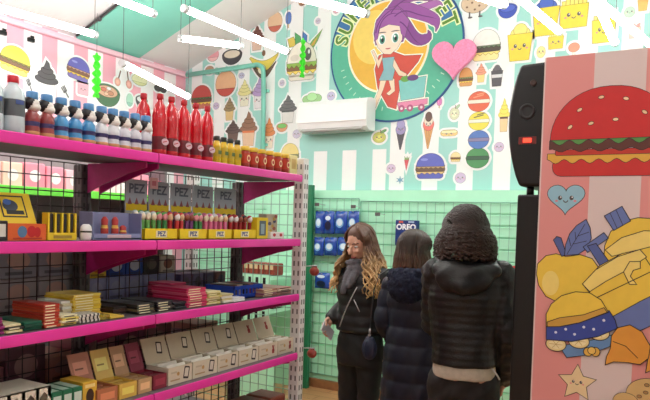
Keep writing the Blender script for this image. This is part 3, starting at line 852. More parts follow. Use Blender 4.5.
def perforated_post(name, parent, x, y, z0, z1, wx, wy, m, slots=True, faces=('-y', '+x')):
    mb = MB(); mb.box((x, y, (z0 + z1) / 2), (wx, wy, z1 - z0), m, bev=.004)
    n = int((z1 - z0) / .05)
    for i in range(n):
        z = z0 + .04 + i * .05
        if '-y' in faces:
            for s_ in (-.22, .22): mb.box((x + s_ * wx, y - wy / 2 - .0004, z), (.009, .0012, .026), SLOTG if m is not POSTM else SLOTP)
        if '+x' in faces:
            for s_ in (-.22, .22): mb.box((x + wx / 2 + .0004, y + s_ * wy, z), (.0012, .009, .026), SLOTG if m is not POSTM else SLOTP)
    return mb.build(name, parent)
def mesh_panel(name, parent, x0, y0, x1, y1, z0, z1, pitch, r, m, pz=None):
    mb = MB(); L_ = math.hypot(x1 - x0, y1 - y0); n = max(1, int(round(L_ / pitch))); pz = pz or pitch
    for i in range(n + 1):
        t = i / n; x = x0 + (x1 - x0) * t; y = y0 + (y1 - y0) * t
        mb.cyl((x, y, z0), (x, y, z1), r, m, 5)
    k = int(round((z1 - z0) / pz))
    for i in range(k + 1):
        z = z0 + (z1 - z0) * i / k
        mb.cyl((x0, y0, z), (x1, y1, z), r, m, 5)
    return mb.build(name, parent)
def bay(y0, y1, label, posts, brackets=True):
    o = empty('shelving_bay', (XB, (y0 + y1) / 2, 0)); cy = (y0 + y1) / 2
    tag(o, label, 'shelf', 'double sided shop shelving')
    def L(x, y, z): return (x - XB, y - cy, z)
    w_ = y1 - y0 - .006
    for z in SZ:
        mb = MB(); mb.box(L((XF + XB) / 2 - .004, cy, z - .014), (XB * -1 + XF - .012, w_, .026), BOARD)
        mb.box(L((XF + XB) / 2, cy, z - .03), (XF - XB - .06, w_ - .04, .006), BOARD)
        sh = mb.build('shelf', o)
        mb = MB(); mb.box(L(XF - .004, cy, z - .018), (.010, w_, .036), MAG, bev=.003)
        mb.box(L(XF + .0005, cy, z - .018), (.003, w_, .020), MAG)
        mb.build('price_rail', sh)
    for z in SZ[1:]:
        mb = MB(); mb.box(L(-2.365, cy, z - .014), (.41, w_, .026), BOARD); sh = mb.build('shelf', o)
        mb = MB(); mb.box(L(-2.573, cy, z - .018), (.010, w_, .036), MAG, bev=.003); mb.build('price_rail', sh)
    mb = MB(); mb.box(L((XF + XB) / 2 - .02, cy, .06), (.30, w_, .12), BOARD); mb.box(L(-2.36, cy, .06), (.40, w_, .12), BOARD); mb.build('plinth', o)
    mesh_panel('back_mesh', o, XB - XB, y0 + .03 - cy, 0, y1 - .03 - cy, .13, SZ[0] - .04, .056, .0022, WIRE)
    for y in posts:
        perforated_post('upright', o, *L(XB - .012 - .02, y, 0)[:2], 0, SZ[0] - .04, .05, .05, POSTM)
    if brackets:
        for z in SZ[:-1]:
            for y in (y0 + .03, y1 - .03):
                mb = MB()
                pl = [(XB + .005 - XB, z - .035), (XF - .03 - XB, z - .035), (XF - .03 - XB, z - .055), (XF - .12 - XB, z - .075), (XB + .08 - XB, z - .12), (XB + .005 - XB, z - .15)]
                mb.prism(pl, y - cy - .004, y - cy + .004, MAGD)
                mb.build('bracket', o)
    return o
bay(.79, 1.79, 'shelving bay with the bottles of water and figure-shaped juice on top', [.82, 1.762])
bay(1.79, 2.80, 'shelving bay beside the white perforated post, red soda on top', [2.77])
# wire end panel with two white perforated posts
e = empty('wire_end_panel', (-2.18, 2.87, 0)); tag(e, 'wire mesh end panel with white perforated posts at the end of the shelving', 'shelf')
mesh_panel('mesh', e, -.36, 0, .345, 0, .12, 1.86, .054, .0022, WIREW)
WP = mat('white_post', (238, 236, 236), 0.4, metal=0.0, var=0.04)
perforated_post('post', e, .368, 0, 0, 1.935, .06, .05, WP)
perforated_post('post', e, -.368, 0, 0, 1.935, .06, .05, WP)
# two small packets hooked on the white post
RB = mat('red_brown_foil', (150, 62, 50), 0.35, var=0.25, scale=60)
for z, lb in ((1.356, 'small red brown packet hooked on the white post at the height of the second shelf'), (.925, 'small red brown packet hooked low on the white post')):
    o = empty('hooked_packet', (-1.78, 2.9, z)); tag(o, lb, 'packet')
    k = MB(); k.cyl((-.004, -.01, .02), (.06, .0, .025), .003, CAPM, 6); k.build('hook', o)
    k = MB(); k.ellip((.045, 0, -.005), (.028, .02, .024), RB, 12, 8); k.box((.045, 0, .02), (.03, .004, .012), RB); k.build('pouch', o)

# ------------------------------------------------------------------ mint display stand behind the shelving
MD = mat('dark_green_panel', (34, 120, 84), 0.4, var=0.05)
ms = empty('mint_display_stand', (-3.375, 5.0, 0)); tag(ms, 'mint green display stand with slotted trays behind the shelving end', 'shelf')
k = MB(); k.box((-.16, .35, .92), (.46, .03, 1.84), MINT); k.build('back_board', ms)
k = MB(); k.box((.105, .35, .985), (.07, .05, 1.97), MD, bev=.006); k.build('side_panel', ms)
for z in (1.12, .82):
    k = MB(); k.box((-.13, .0, z - .02), (.42, .5, .03), MINT); k.box((-.13, -.26, z - .10), (.42, .02, .22), MINT)
    for i in range(5): k.box((-.29 + i * .08, -.2715, z - .06), (.028, .004, .09), SLOT)
    k.build('tray', ms)
k = MB(); k.box((-.13, -.2, .3), (.42, .10, .6), MINT); k.build('front_board', ms)
for i in range(7):
    for zi, z in enumerate((1.12, .82)):
        if zi and i % 2: continue
        o = MB()
        o.box((0, 0, .055), (.05, .16, .11), RB if zi == 0 else mat('dark_brown_wrap', (74, 44, 38), .4, var=.3, scale=50), bev=.012)
        o.box((0, -.082, .075), (.036, .004, .04), C(214, 190, 150))
        q = o.build('chocolate_packet', loc=(-3.675 + i * .057, 4.90, z - .004 + .001))
        tag(q, 'red brown chocolate packet in the upper tray of the mint stand' if zi == 0 else 'dark brown chocolate packet in the lower tray of the mint stand', 'packet', 'packets on the mint stand, ' + ('upper tray' if zi == 0 else 'lower tray'))

# ------------------------------------------------------------------ wire grids and hanging packs on the mint wall
GW = mat('grid_wire_green', (126, 186, 160), 0.45, metal=0.3, var=0.05)
GY = WY - .125
for x0, x1, z1, lb in ((-3.33, -2.78, 1.845, 'wire grid panel on the mint wall carrying the blue hanging bags'), (-2.76, -1.05, 1.82, 'wide wire grid panel on the mint wall behind the shoppers')):
    o = empty('wire_grid_panel', ((x0 + x1) / 2, GY, .14)); tag(o, lb, 'rack')
    h_ = (x1 - x0) / 2
    mesh_panel('grid', o, -h_, 0, h_, 0, 0, z1 - .14, .082, .0024, GW, .0988)
    k = MB()
    for s_ in (-1, 1):
        k.cyl((s_ * h_, 0, 0), (s_ * h_, 0, z1 - .14), .005, GW, 6); 
    k.cyl((-h_, 0, z1 - .14), (h_, 0, z1 - .14), .005, GW, 6); k.cyl((-h_, 0, 0), (h_, 0, 0), .005, GW, 6)
    k.build('frame', o)
BB = mat('blue_bag_film', (28, 74, 168), 0.25, var=0.2, scale=18, coat=0.4)
BD = C(18, 24, 60, .3); BWc = C(220, 236, 250, .3)
def bag_proto(w_, h_, kind):
    mb = MB(); n, m_ = 8, 10
    for s_ in (-1, 1):
        vs = []
        for j in range(m_ + 1):
            for i in range(n + 1):
                u = i / n * 2 - 1; v = j / m_ * 2 - 1
                b = .03 * (1 - u ** 4) * (1 - abs(v) ** 5)
                vs.append((u * w_ / 2, s_ * b, v * h_ / 2))
        fs = []
        for j in range(m_):
            for i in range(n):
                q = j * (n + 1) + i
                fs.append([q, q + 1, q + n + 2, q + n + 1] if s_ < 0 else [q, q + n + 1, q + n + 2, q + 1])
        mb.add(vs, fs, BB, True)
    y = -.0315
    if kind == 0:
        mb.face(ell(0, -.005, w_ * .3, h_ * .22), y, C(120, 180, 230, .3)); mb.face(ell(0, .0, w_ * .22, h_ * .16), y - .0004, BWc)
    else:
        mb.face(ell(0, -.03, w_ * .3, h_ * .2), y, BD); mb.face(ell(0, .04, w_ * .26, h_ * .1), y - .0004, BWc)
    return mb
bags = [(320, 211, 234, 9, 0), (329.5, 212, 234, 10, 1), (341, 211, 234, 13, 0), (352, 212, 233, 12, 0),
        (319, 237, 256, 9, 0), (330, 237, 256, 12, 0), (345, 238, 256, 14, 0), (321, 272, 289, 13, 1)]
BL = ['pale-disc blue bag hanging at the end of the upper row by the dark green panel', 'blue bag with a dark disc, hanging in the upper row', 'wide blue bag with a pale disc, third in the upper hanging row', 'blue bag at the end of the upper row nearest the blonde shopper',
      'blue bag hanging first in the middle row by the dark green panel', 'blue bag hanging second in the middle row', 'blue bag of the middle row half hidden by the blonde hair', 'single blue and white bag hanging lowest, behind the sleeve of the blonde shopper']
BC = [-3.159, 1.612, 0.107, 0.217, -3.055, 1.615, 0.117, 0.215, -2.928, 1.618, 0.141, 0.212, -2.798, 1.621, 0.123, 0.210, -3.162, 1.382, 0.117, 0.177, -3.033, 1.388, 0.142, 0.174, -2.878, 1.395, 0.171, 0.171, -3.113, 1.059, 0.171, 0.151]
BC = [BC[i * 4:i * 4 + 4] for i in range(8)]
for i, (x, z, w_, h_) in enumerate(BC):
    o = empty('hanging_bag', (x, 5.36, z)); tag(o, BL[i], 'packet', 'blue bags hanging on the wire grid')
    bag_proto(w_ - .006, h_, bags[i][4]).build('pouch', o)
    k = MB(); k.cyl((0, -.012, h_ / 2 - .008), (0, GY - 5.36 - .003, h_ / 2 + .01), .003, CAPM, 6); k.cyl((0, -.012, h_ / 2 - .008), (0, -.06, h_ / 2 + .004), .003, CAPM, 6); k.build('hook', o)
# blue cookie carton with white lettering
xx, zz, ww, h2 = -2.258, 1.542, 0.204, 0.224
o = empty('cookie_carton', (xx, 5.36, zz)); tag(o, 'dark blue cookie carton lettered in white, above the middle shopper', 'box')
k = MB(); k.box((0, 0, 0), (ww, .06, h2), C(24, 52, 120, .35), bev=.004)
vs, fs = text_mesh('OREO', .068, bold=.003)
Mo = Matrix.Translation((0, -.0306, h2 * .5 - .062))
k.add(vs, fs, C(240, 244, 250, .4), False, Mo)
k.face(rect(-.07, h2 / 2 - .024, -.03, h2 / 2 - .008), -.0306, C(220, 90, 70)); k.face(rect(.02, h2 / 2 - .022, .075, h2 / 2 - .008), -.0306, C(170, 190, 220))
k.face(ell(.0, -.04, .06, .05), -.0306, C(30, 26, 30)); k.face(ell(.0, -.04, .052, .02), -.031, C(240, 240, 236))
k.build('carton', o)
k = MB(); k.cyl((0, .0305, h2 / 2 - .02), (0, GY - 5.36 - .003, h2 / 2 - .02), .003, CAPM, 6); k.build('hook', o)
# price tags and bare hooks
for x, z, lb in ((-3.142, 1.78, 'bare hook with a dark tag above the upper row of blue bags'), (-2.755, 1.765, 'bare hook with a dark tag beside the upper row of blue bags'), (-2.508, 1.70, 'bare hook with a dark tag high on the wide grid')):
    o = empty('grid_hook', (x, GY, z)); tag(o, lb, 'hook')
    k = MB(); k.cyl((0, -.003, 0), (0, -.16, .01), .003, CAPM, 6); k.build('prong', o)
    k = MB(); k.box((0, -.162, .0), (.05, .004, .03), C(90, 84, 84), bev=.002); k.build('tag', o)
o = empty('hanging_packet', (-1.355, 5.34, 1.235)); tag(o, 'small red packet hanging low on the grid beside the black stand', 'packet')
k = MB(); k.box((0, 0, 0), (.16, .03, .14), mat('red_film', (214, 60, 56), .3, var=.15, scale=30), bev=.012); k.build('pouch', o)
k = MB(); k.cyl((0, .013, .055), (0, GY - 5.34 - .003, .055), .003, CAPM, 6); k.build('hook', o)

# ------------------------------------------------------------------ lime edged wall shelves across the far aisle
LIME = mat('lime_shelf_edge', (110, 214, 70), 0.4, var=0.05)
PKB = mat('pink_carton', (244, 176, 190), 0.5, var=0.1, scale=14)
wsh = empty('wall_shelf', (-4.3, 2.9, 0)); tag(wsh, 'lime edged shelving along the pink wall, seen through the wire mesh', 'shelf')
k = MB(); k.box((-.6, 0, 1.05), (.04, 3.2, 2.1), mat('shelf_back_grey', (150, 140, 142), .6, var=.05)); k.build('back_board', wsh)
for z in (1.78, 1.35, .95, .55):
    k = MB(); k.box((-.3, 0, z), (.56, 3.2, .03), BOARD); q = k.build('shelf', wsh)
    k = MB(); k.box((-.01, 0, z), (.02, 3.2, .06), LIME, bev=.004); k.build('edge_strip', q)
for y in (-1.58, 1.58):
    k = MB(); k.box((-.3, y, 1.05), (.58, .03, 2.1), BOARD); k.build('side_panel', wsh)
pal = [(246, 190, 200), (240, 150, 170), (250, 220, 224), (236, 120, 150), (250, 210, 190)]
n = 0
for z, hh_ in ((1.797, .2), (1.367, .2)):
    y = -1.5
    while y < 1.46:
        w_ = random.uniform(.14, .2)
        c = random.choice(pal)
        k = MB(); k.box((0, 0, hh_ / 2), (.2, w_ - .012, hh_ - random.uniform(0, .05)), C(*c), bev=.01)
        k.face(ell(0, hh_ / 2, w_ * .25, hh_ * .22), 0, C(250, 240, 236), Matrix.Translation((.1008, 0, 0)) @ Matrix.Rotation(PI / 2, 4, 'Z'))
        hgt = min(v[2] for v in k.v)
        q = k.build('sweet_carton', loc=(-4.44, 2.9 + y + w_ / 2, z - hgt - .0015))
        tag(q, 'pink sweet carton on the upper lime edged shelf behind the mesh' if z > 1.5 else 'pink sweet carton on the lower lime edged shelf behind the mesh', 'box', 'pink cartons, ' + ('upper' if z > 1.5 else 'lower') + ' lime shelf')
        y += w_

# ------------------------------------------------------------------ goods on the shelves
def place(o, x, y, z): o.location = (x, y, z); o.rotation_euler = (0, 0, PI / 2); return o
RZ = Matrix.Rotation(0, 4, 'Z')
# ---- top shelf: bottles
WATER = mat('clear_bottle', (206, 220, 226), 0.15, var=0.04, coat=0.5)
REDCAP = C(206, 40, 56, .35); LABG = C(92, 98, 104, .4); BLUECAP = C(92, 150, 206, .35)
SODA = mat('red_soda', (206, 24, 40), 0.15, var=0.1, scale=14, coat=0.6)
SODAD = mat('red_soda_label', (110, 22, 34), 0.35, var=0.25, scale=60)
def bottle_water():
    o = empty('water_bottle')
    k = MB(); k.lathe([(.030, 0), (.034, .006), (.034, .05, LABG), (.0342, .1), (.034, .105), (.030, .128), (.016, .145), (.014, .152)], WATER, 20); 
    k.face(rect(-.014, .085, .012, .098), -.0348, C(70, 90, 150)); k.build('bottle', o)
    k = MB(); k.lathe([(.0155, 0), (.0165, .003), (.0165, .018), (.015, .021)], REDCAP, 16, Matrix.Translation((0, 0, .152))); k.build('cap', o)
    return o
SL = SZ[0] + .001
for i, (y, lb) in enumerate(((1.168, 'clear water bottle with a red cap cut off by the left frame edge'), (1.238, 'clear water bottle with a red cap at the left end of the top shelf'))):
    o = bottle_water(); place(o, -1.82, y, SL); tag(o, lb, 'bottle', 'clear bottles on the top shelf')
def bottle_figure(bc, k2):
    """blue capped juice bottle with a round black and white top"""
    o = empty('juice_bottle')
    body = mat('juice_body_%d' % k2, bc, .3, var=.12, scale=60, coat=.3)
    base = C(222, 160, 110, .4); wht = C(236, 232, 226, .35); blk = C(30, 28, 32, .35)
    k = MB(); k.lathe([(.021, 0, base), (.0245, .004, base), (.0245, .014), (.0225, .03, C(70, 60, 110, .4)), (.0235, .044), (.0245, .05), (.0225, .066), (.013, .078), (.011, .084)], body, 18)
    k.face(rect(-.010, .036, .010, .042), -.0250, C(60, 52, 110)); k.build('bottle', o)
    k = MB(); k.ellip((0, 0, .098), (.0225, .0225, .0215), wht, 16, 10); k.ellip((-.006, .002, .101), (.0215, .0225, .0215), blk, 16, 10); k.ellip((.004, -.006, .090), (.0195, .0195, .015), wht, 14, 8); k.build('moulded_top', o)
    k = MB(); k.lathe([(.017, .113), (.018, .116), (.018, .134), (.0165, .137)], BLUECAP, 16); k.build('cap', o)
    return o
fy = [1.299, 1.351, 1.405, 1.459, 1.514, 1.569, 1.619, 1.671, 1.723, 1.775]
fc = [(150, 60, 62), (150, 60, 62), (70, 150, 206), (70, 150, 206), (70, 150, 206), (220, 222, 228), (220, 222, 228), (214, 214, 224), (210, 210, 220), (210, 210, 220)]
fn = ['dark red', 'dark red', 'sky blue', 'sky blue', 'sky blue', 'white', 'white', 'white', 'white', 'white']
protos = {}
for i, y in enumerate(fy):
    key = fc[i]
    if key not in protos:
        o = protos[key] = bottle_figure(key, i)
    else:
        o = dup(protos[key])
    place(o, -1.815, y, SL); tag(o, 'blue-capped juice bottle with a %s body, %s from the water bottles' % (fn[i], ORD[i]), 'bottle', 'figure-topped juice bottles')
def bottle_soda():
    o = empty('soda_bottle')
    k = MB(); k.lathe([(.025, 0), (.028, .006, SODA), (.028, .02, SODAD), (.0285, .07), (.0262, .085), (.0285, .11), (.0285, .15), (.023, .185), (.0105, .205), (.0105, .214)], SODA, 20)
    k.face(ell(.002, .05, .019, .013), -.0290, C(226, 190, 200)); k.face([(-.012, .045), (.012, .052), (.012, .056), (-.012, .049)], -.0294, C(190, 40, 60)); k.build('bottle', o)
    k = MB(); k.lathe([(.0125, .214), (.013, .217), (.013, .231), (.0115, .234)], C(190, 30, 44, .35), 16); k.build('cap', o)
    return o
sy_ = [(1.822, -1.875), (1.853, -1.82), (1.915, -1.82), (1.986, -1.82), (2.057, -1.82), (2.129, -1.82)]
p0 = None
for i, (y, x) in enumerate(sy_):
    o = bottle_soda() if p0 is None else dup(p0)
    p0 = p0 or o
    place(o, x, y, SL); tag(o, 'red soda bottle set back behind the last white juice bottle' if i == 0 else 'tall red soda bottle on the top shelf, %s from the juice bottles' % ORD[i - 1], 'bottle', 'red soda bottles')
YEL = mat('yellow_juice', (226, 190, 40), .25, var=.15, scale=40, coat=.4)
def bottle_small():
    o = empty('sauce_bottle')
    k = MB(); k.lathe([(.017, 0), (.019, .004), (.019, .03, C(200, 170, 40)), (.0194, .07), (.019, .075), (.013, .094), (.011, .098)], YEL, 16); k.face(rect(-.011, .04, .011, .056), -.0198, C(90, 110, 50)); k.build('bottle', o)
    k = MB(); k.lathe([(.013, .098), (.0135, .1), (.0135, .116), (.012, .118)], C(40, 44, 36, .4), 14); k.build('lid', o)
    return o
p0 = None
sm = [2.194, 2.240, 2.287, 2.337]
for r_ in range(2):
    for i, y in enumerate(sm):
        o = bottle_small() if p0 is None else dup(p0); p0 = p0 or o
        place(o, -1.82 - r_ * .062, y, SL); tag(o, 'yellow sauce bottle with a black lid, %s from the red soda%s' % (ORD[i], ', front row' if r_ == 0 else ', back row'), 'bottle', 'yellow sauce bottles')
JAR = mat('red_jar', (160, 44, 30), .3, var=.25, scale=50, coat=.3)
def jar():
    o = empty('spread_jar')
    k = MB(); k.lathe([(.019, 0), (.021, .003), (.021, .02, C(190, 60, 36)), (.0213, .066), (.021, .07), (.017, .078)], JAR, 18)
    k.face(ell(0, .043, .013, .016), -.0217, C(240, 214, 160)); k.face(ell(0, .043, .008, .009), -.0220, C(180, 50, 40)); k.build('glass', o)
    k = MB(); k.lathe([(.0195, .078), (.0205, .08), (.0205, .096), (.019, .098)], C(232, 196, 70, .4), 18); k.build('lid', o)
    return o
p0 = None
jy = [2.396, 2.460, 2.525, 2.591, 2.657, 2.725]
for r_ in range(2):
    for i, y in enumerate(jy):
        o = jar() if p0 is None else dup(p0); p0 = p0 or o
        place(o, -1.82 - r_ * .06, y, SL); tag(o, 'red jar with a yellow lid, %s from the yellow bottles, %s row' % (ORD[i], 'front' if r_ == 0 else 'back'), 'jar', 'red jars on the top shelf')
o = MB().box((0, 0, .05), (.07, .05, .1), C(240, 226, 160), bev=.004)
o.face(rect(-.02, .03, .02, .08), -.0256, C(214, 180, 110)); q = o.build('snack_box'); place(q, -1.84, 2.799, SL); tag(q, 'pale cream snack box at the very end of the top shelf', 'box')

# ---- second shelf
S2 = SZ[1] + .001
def lidded_box(name, w_, d_, h_, c, lid, lh, prints=(), lidprints=(), ang=8):
    """a display carton with its lid standing up at the back"""
    o = empty(name)
    k = MB(); t = .003; m = C(*c); m2 = C(*lid)
    k.box((0, t / 2, h_ / 2), (w_, t, h_), m); k.box((0, d_ - t / 2, h_ / 2), (w_, t, h_), m)
    for s_ in (-1, 1): k.box((s_ * (w_ / 2 - t / 2), d_ / 2, h_ / 2), (t, d_ - 2 * t, h_), m)
    k.box((0, d_ / 2, t / 2), (w_ - 2 * t, d_ - 2 * t, t), m)
    yy = -.0006
    for poly, cc in prints: k.face(poly, yy, C(*cc)); yy -= .0003
    k.build('tray', o)
    k = MB(); T = Matrix.Translation((0, d_ + .001, h_)) @ Matrix.Rotation(-R(ang), 4, 'X')
    k.box((0, t / 2, lh / 2), (w_, t, lh), m2, T)
    yy = -.0006
    for poly, cc in lidprints: k.face(poly, yy, C(*cc), T); yy -= .0003
    k.build('lid', o)
    return o
yc, w_ = 1.200, 0.026
o = MB(); o.box((0, .05, .03), (w_ + .03, .1, .06), C(44, 38, 44), bev=.003); o.face(rect(-.02, .012, .02, .05), -.0006, C(220, 220, 210))
q = o.build('sweet_box'); place(q, -1.80, yc - .015, S2); tag(q, 'black sweet box cut off by the left frame edge', 'box')
o = MB(); o.box((0, .05, .045), (w_ + .01, .05, .08), C(222, 110, 60), rx=R(-8), bev=.003)
q = o.build('sweet_box'); place(q, -1.805, yc - .015, S2 + .0755); tag(q, 'orange sweet box leaning on top of the black box at the left edge', 'box')
yc, w_ = 1.278, 0.131
o = lidded_box('display_box', w_, .045, .052, (226, 104, 48), (240, 206, 50), .105,
    [(ell(-.018, .027, .016, .018), (90, 130, 170)), (ell(.014, .028, .016, .018), (200, 40, 44)), (ell(.034, .026, .012, .016), (200, 40, 44)), (rect(-.05, .004, .05, .009), (190, 60, 40))],
    [(rect(-.045, .02, .04, .095), (40, 38, 44)), (rect(-.04, .025, .035, .09), (240, 206, 50)), (ell(-.012, .06, .026, .02), (60, 70, 90)), (rect(-.03, .03, .03, .044), (40, 36, 40)), (ell(-.02, .072, .014, .01), (66, 110, 190))], 25)
place(o, -1.80, yc, S2); tag(o, 'orange display box with a standing yellow and black lid', 'box')
yc, w_ = 1.406, 0.111
o = empty('divided_tray'); k = MB(); k.box((0, .028, .012), (w_, .056, .024), C(238, 206, 48), bev=.002)
for i in range(5): k.box((-w_ / 2 + .004 + i * (w_ - .008) / 4, .016, .055), (.006, .03, .068), C(238, 206, 48))
k.box((0, .056, .055), (w_, .004, .075), C(60, 56, 40)); k.face(rect(-.035, .006, .035, .016), -.0006, C(170, 140, 60)); k.build('tray', o)
for i in range(4): k = MB(); k.box((-w_ / 2 + .004 + (i + .5) * (w_ - .008) / 4, .029, .056), ((w_ - .008) / 4 - .010, .048, .062), C(44, 42, 38), bev=.004); k.build('opening_shade', o)  # dark blocks stand in for the shade inside the open compartments
place(o, -1.80, yc, S2); tag(o, 'yellow tray divided into four dark compartments', 'box')
o = empty('white_pot'); k = MB(); k.lathe([(.013, 0), (.017, .004), (.019, .02), (.018, .026), (.019, .034), (.017, .046), (.010, .054)], C(238, 238, 238, .3), 20); k.build('pot', o)
k = MB(); k.lathe([(.0185, .026), (.0192, .027), (.0192, .031), (.0185, .032)], BLACK, 20); k.build('black_band', o)
place(o, -1.79, 1.490, S2); tag(o, 'little round white pot with a black band beside the yellow tray', 'pot')
yc, w_ = 1.640, 0.225
o = empty('window_box'); k = MB(); c = C(136, 140, 180)
k.box((0, .035, .003), (w_, .07, .006), c); k.box((0, .068, .05), (w_, .005, .095), c)
for s_ in (-1, 1): k.box((s_ * (w_ / 2 - .002), .035, .05), (.004, .066, .092), c)
k.box((0, .002, .012), (w_ - .008, .004, .02), c); k.face(rect(-.05, .006, .06, .018), -.0006, C(210, 180, 190)); k.build('box', o)
place(o, -1.80, yc, S2); tag(o, 'lavender grey open box holding three small red and yellow toys', 'box')
for i, (dx, hh_) in enumerate(((-.035, .075), (.012, .075), (.05, .045))):
    t = MB(); t.lathe([(.010, 0, C(190, 60, 60)), (.013, .006, C(200, 70, 60)), (.013, hh_ * .45, C(236, 190, 90)), (.011, hh_ * .6, C(190, 60, 56)), (.012, hh_ * .85, C(190, 60, 56)), (.005, hh_)], C(200, 70, 60), 14)
    q = t.build('small_toy'); q.location = (-1.80 - .032, yc + dx, S2 + .0065)
    tag(q, ['red and yellow toy standing first in the lavender open box', 'red and yellow toy in the middle of the lavender open box', 'shortest red toy in the lavender open box'][i], 'toy', 'toys in the lavender box')
# PEZ sweet dispensers in yellow trays, with grey cards behind
DC = [((200, 210, 214), (110, 170, 90)), ((214, 60, 60), (196, 50, 56)), ((210, 90, 80), (200, 60, 60)), ((170, 90, 130), (120, 60, 120)), ((90, 170, 90), (70, 140, 80)), ((130, 90, 150), (100, 70, 130)), ((226, 130, 160), (226, 110, 150)), ((210, 214, 220), (220, 110, 160)), ((190, 60, 60), (170, 40, 50)), ((60, 50, 60), (160, 40, 46))]
HC = [(240, 226, 200), (226, 190, 150), (236, 236, 236), (150, 80, 60), (226, 150, 160), (240, 214, 120)]
dpro = []
for i in range(10):
    o = empty('sweet_dispenser')
    a_, b_ = DC[i]
    k = MB(); k.box((0, 0, .036), (.015, .012, .068), C(*b_, .35), bev=.002); k.box((0, 0, .002), (.018, .012, .004), C(*b_, .35)); k.build('stem', o)
    k = MB(); k.ellip((0, -.002, .084), (.012, .011, .016), C(*HC[i % 6], .4), 12, 8); k.ellip((0, .002, .092), (.0125, .012, .011), C(*a_, .4), 12, 8); k.build('head', o)
    dpro.append(o)
dused = set()
trays = [(1.854, 0.182), (2.036, 0.170), (2.208, 0.162), (2.383, 0.172)]
TP = [[0, 0, 0, 4, 4, 1, 1, 2], [2, 1, 3, 3, 4, 4, 5, 3], [6, 6, 7, 6, 7, 7, 6, 7], [8, 8, 9, 9, 8, 9, 8, 8]]
YT = C(246, 212, 36)
TN = ['yellow dispenser tray beside the lavender box', 'yellow dispenser tray, second from the lavender box', 'yellow dispenser tray, third from the lavender box', 'yellow dispenser tray next to the yellow carton']
TQ = ['first', 'second', 'third', 'last']
for ti, (yc, w_) in enumerate(trays):
    o = empty('dispenser_tray'); k = MB(); t = .003; d_ = .10
    k.box((0, t / 2, .021), (w_ - .003, t, .042), YT); k.box((0, d_ / 2, t / 2), (w_ - .003, d_, t), YT); k.box((0, d_ - t / 2, .05), (w_ - .003, t, .10), C(206, 200, 170))
    for s_ in (-1, 1): k.box((s_ * (w_ / 2 - .003), d_ / 2, .02), (t, d_, .04), YT)
    k.build('tray', o)
    k = MB(); k.face(rect(-.03, .008, .03, .034), -.0006, C(250, 236, 190)); vs, fs = text_mesh('PEZ', .026, bold=.0008); k.add(vs, fs, C(40, 60, 140), False, Matrix.Translation((0, -.001, .021))); k.build('lettering', o)
    place(o, -1.80, yc, S2); tag(o, TN[ti], 'box', 'yellow dispenser trays')
    nD = 6 if ti < 2 else 5
    for i in range(nD):
        for r_ in range(2):
            kind = TP[ti][(i + r_ * 2) % 8]
            q = dpro[kind] if kind not in dused else dup(dpro[kind])
            dused.add(kind)
            dx = -w_ / 2 + .016 + i * (w_ - .032) / (nD - 1) + random.uniform(-.002, .002)
            place(q, -1.80 - .028 - r_ * .035, yc + dx, S2 + .0045)
            q.location.z += .004 * r_
            tag(q, 'sweet dispenser, %s along the %s row of the %s yellow tray' % (ORD[i], 'front' if r_ == 0 else 'rear', TQ[ti]), 'dispenser', 'sweet dispensers')
for i in range(10):
    if i not in dused:
        for ch in list(dpro[i].children): bpy.data.objects.remove(ch)
        bpy.data.objects.remove(dpro[i])
for i, (yc, w_) in enumerate(((1.897, 0.121), (2.024, 0.122), (2.158, 0.133), (2.303, 0.145), (2.466, 0.166))):
    o = empty('header_card'); k = MB(); k.box((0, 0, .065), (w_ - .006, .006, .13), C(180, 182, 198)); k.face(rect(-w_ / 2 + .004, .004, w_ / 2 - .004, .034), -.0034, YT)
    for j in range(3): k.face([(-w_ * .3 + j * w_ * .3 - .012, .03), (-w_ * .3 + j * w_ * .3 + .012, .03), (-w_ * .3 + j * w_ * .3, .058)], -.0037, C(150, 80, 90))
    k.box((0, .002, -.052), (w_ - .006, .004, .104), C(190, 186, 170)); k.build('card', o)
    k = MB(); vs, fs = text_mesh('PEZ', .052, bold=.0015); k.add(vs, fs, C(96, 98, 122), False, Matrix.Translation((0, -.0040, .092)))
    k.build('lettering', o)
    place(o, -1.985, yc, S2 + .105); tag(o, 'grey header card behind the dispenser trays, ' + ['first by the upright', 'second from the upright', 'third from the upright, middle of five', 'fourth from the upright', 'last towards the white post'][i], 'card', 'header cards behind the trays')
o = MB(); o.box((0, 0, 0), (.045, .002, .045), C(246, 190, 200)); o.face(rect(-.012, -.01, .012, .01), -.0012, C(220, 120, 140)); o.box((0, .012, .02), (.02, .024, .002), C(246, 190, 200))
q = o.build('price_tag'); place(q, -1.955, 1.965, 1.745); tag(q, 'pink and white price tag over the dispenser cards', 'tag')
yc, w_ = 2.520, 0.089
o = empty('window_carton'); k = MB(); k.box((0, .03, .05), (w_, .06, .1), C(236, 206, 40), bev=.002); k.face(rect(-w_ * .3, .015, w_ * .3, .085), -.0006, C(90, 100, 110)); k.face(rect(-w_ * .16, .022, w_ * .16, .07), -.0009, C(150, 170, 180)); k.build('carton', o)
place(o, -1.80, yc, S2); tag(o, 'yellow carton with a dark window at the end of the dispensers', 'box')
yc, w_ = 2.706, 0.097
o = MB(); o.box((0, .03, .06), (w_, .05, .12), C(196, 180, 160), bev=.002)
for j in range(9): o.face(ell(random.uniform(-.35, .35) * w_, .012 + j * .012, w_ * random.uniform(.1, .2), .009), 0.0044 - .0003 * j, C(*random.choice([(90, 80, 110), (170, 90, 80), (210, 170, 90), (110, 120, 150)])))
q = o.build('patterned_box'); place(q, -1.87, yc, S2); tag(q, 'tall multicoloured patterned box near the white post', 'box')
yc, w_ = 2.633, 0.113
o = MB(); o.box((0, .02, .016), (w_, .04, .032), C(236, 230, 226), bev=.002)
for dx in (-.25, .25): o.face(ell(dx * w_, .018, w_ * .11, .008), -.0006, C(200, 60, 70))
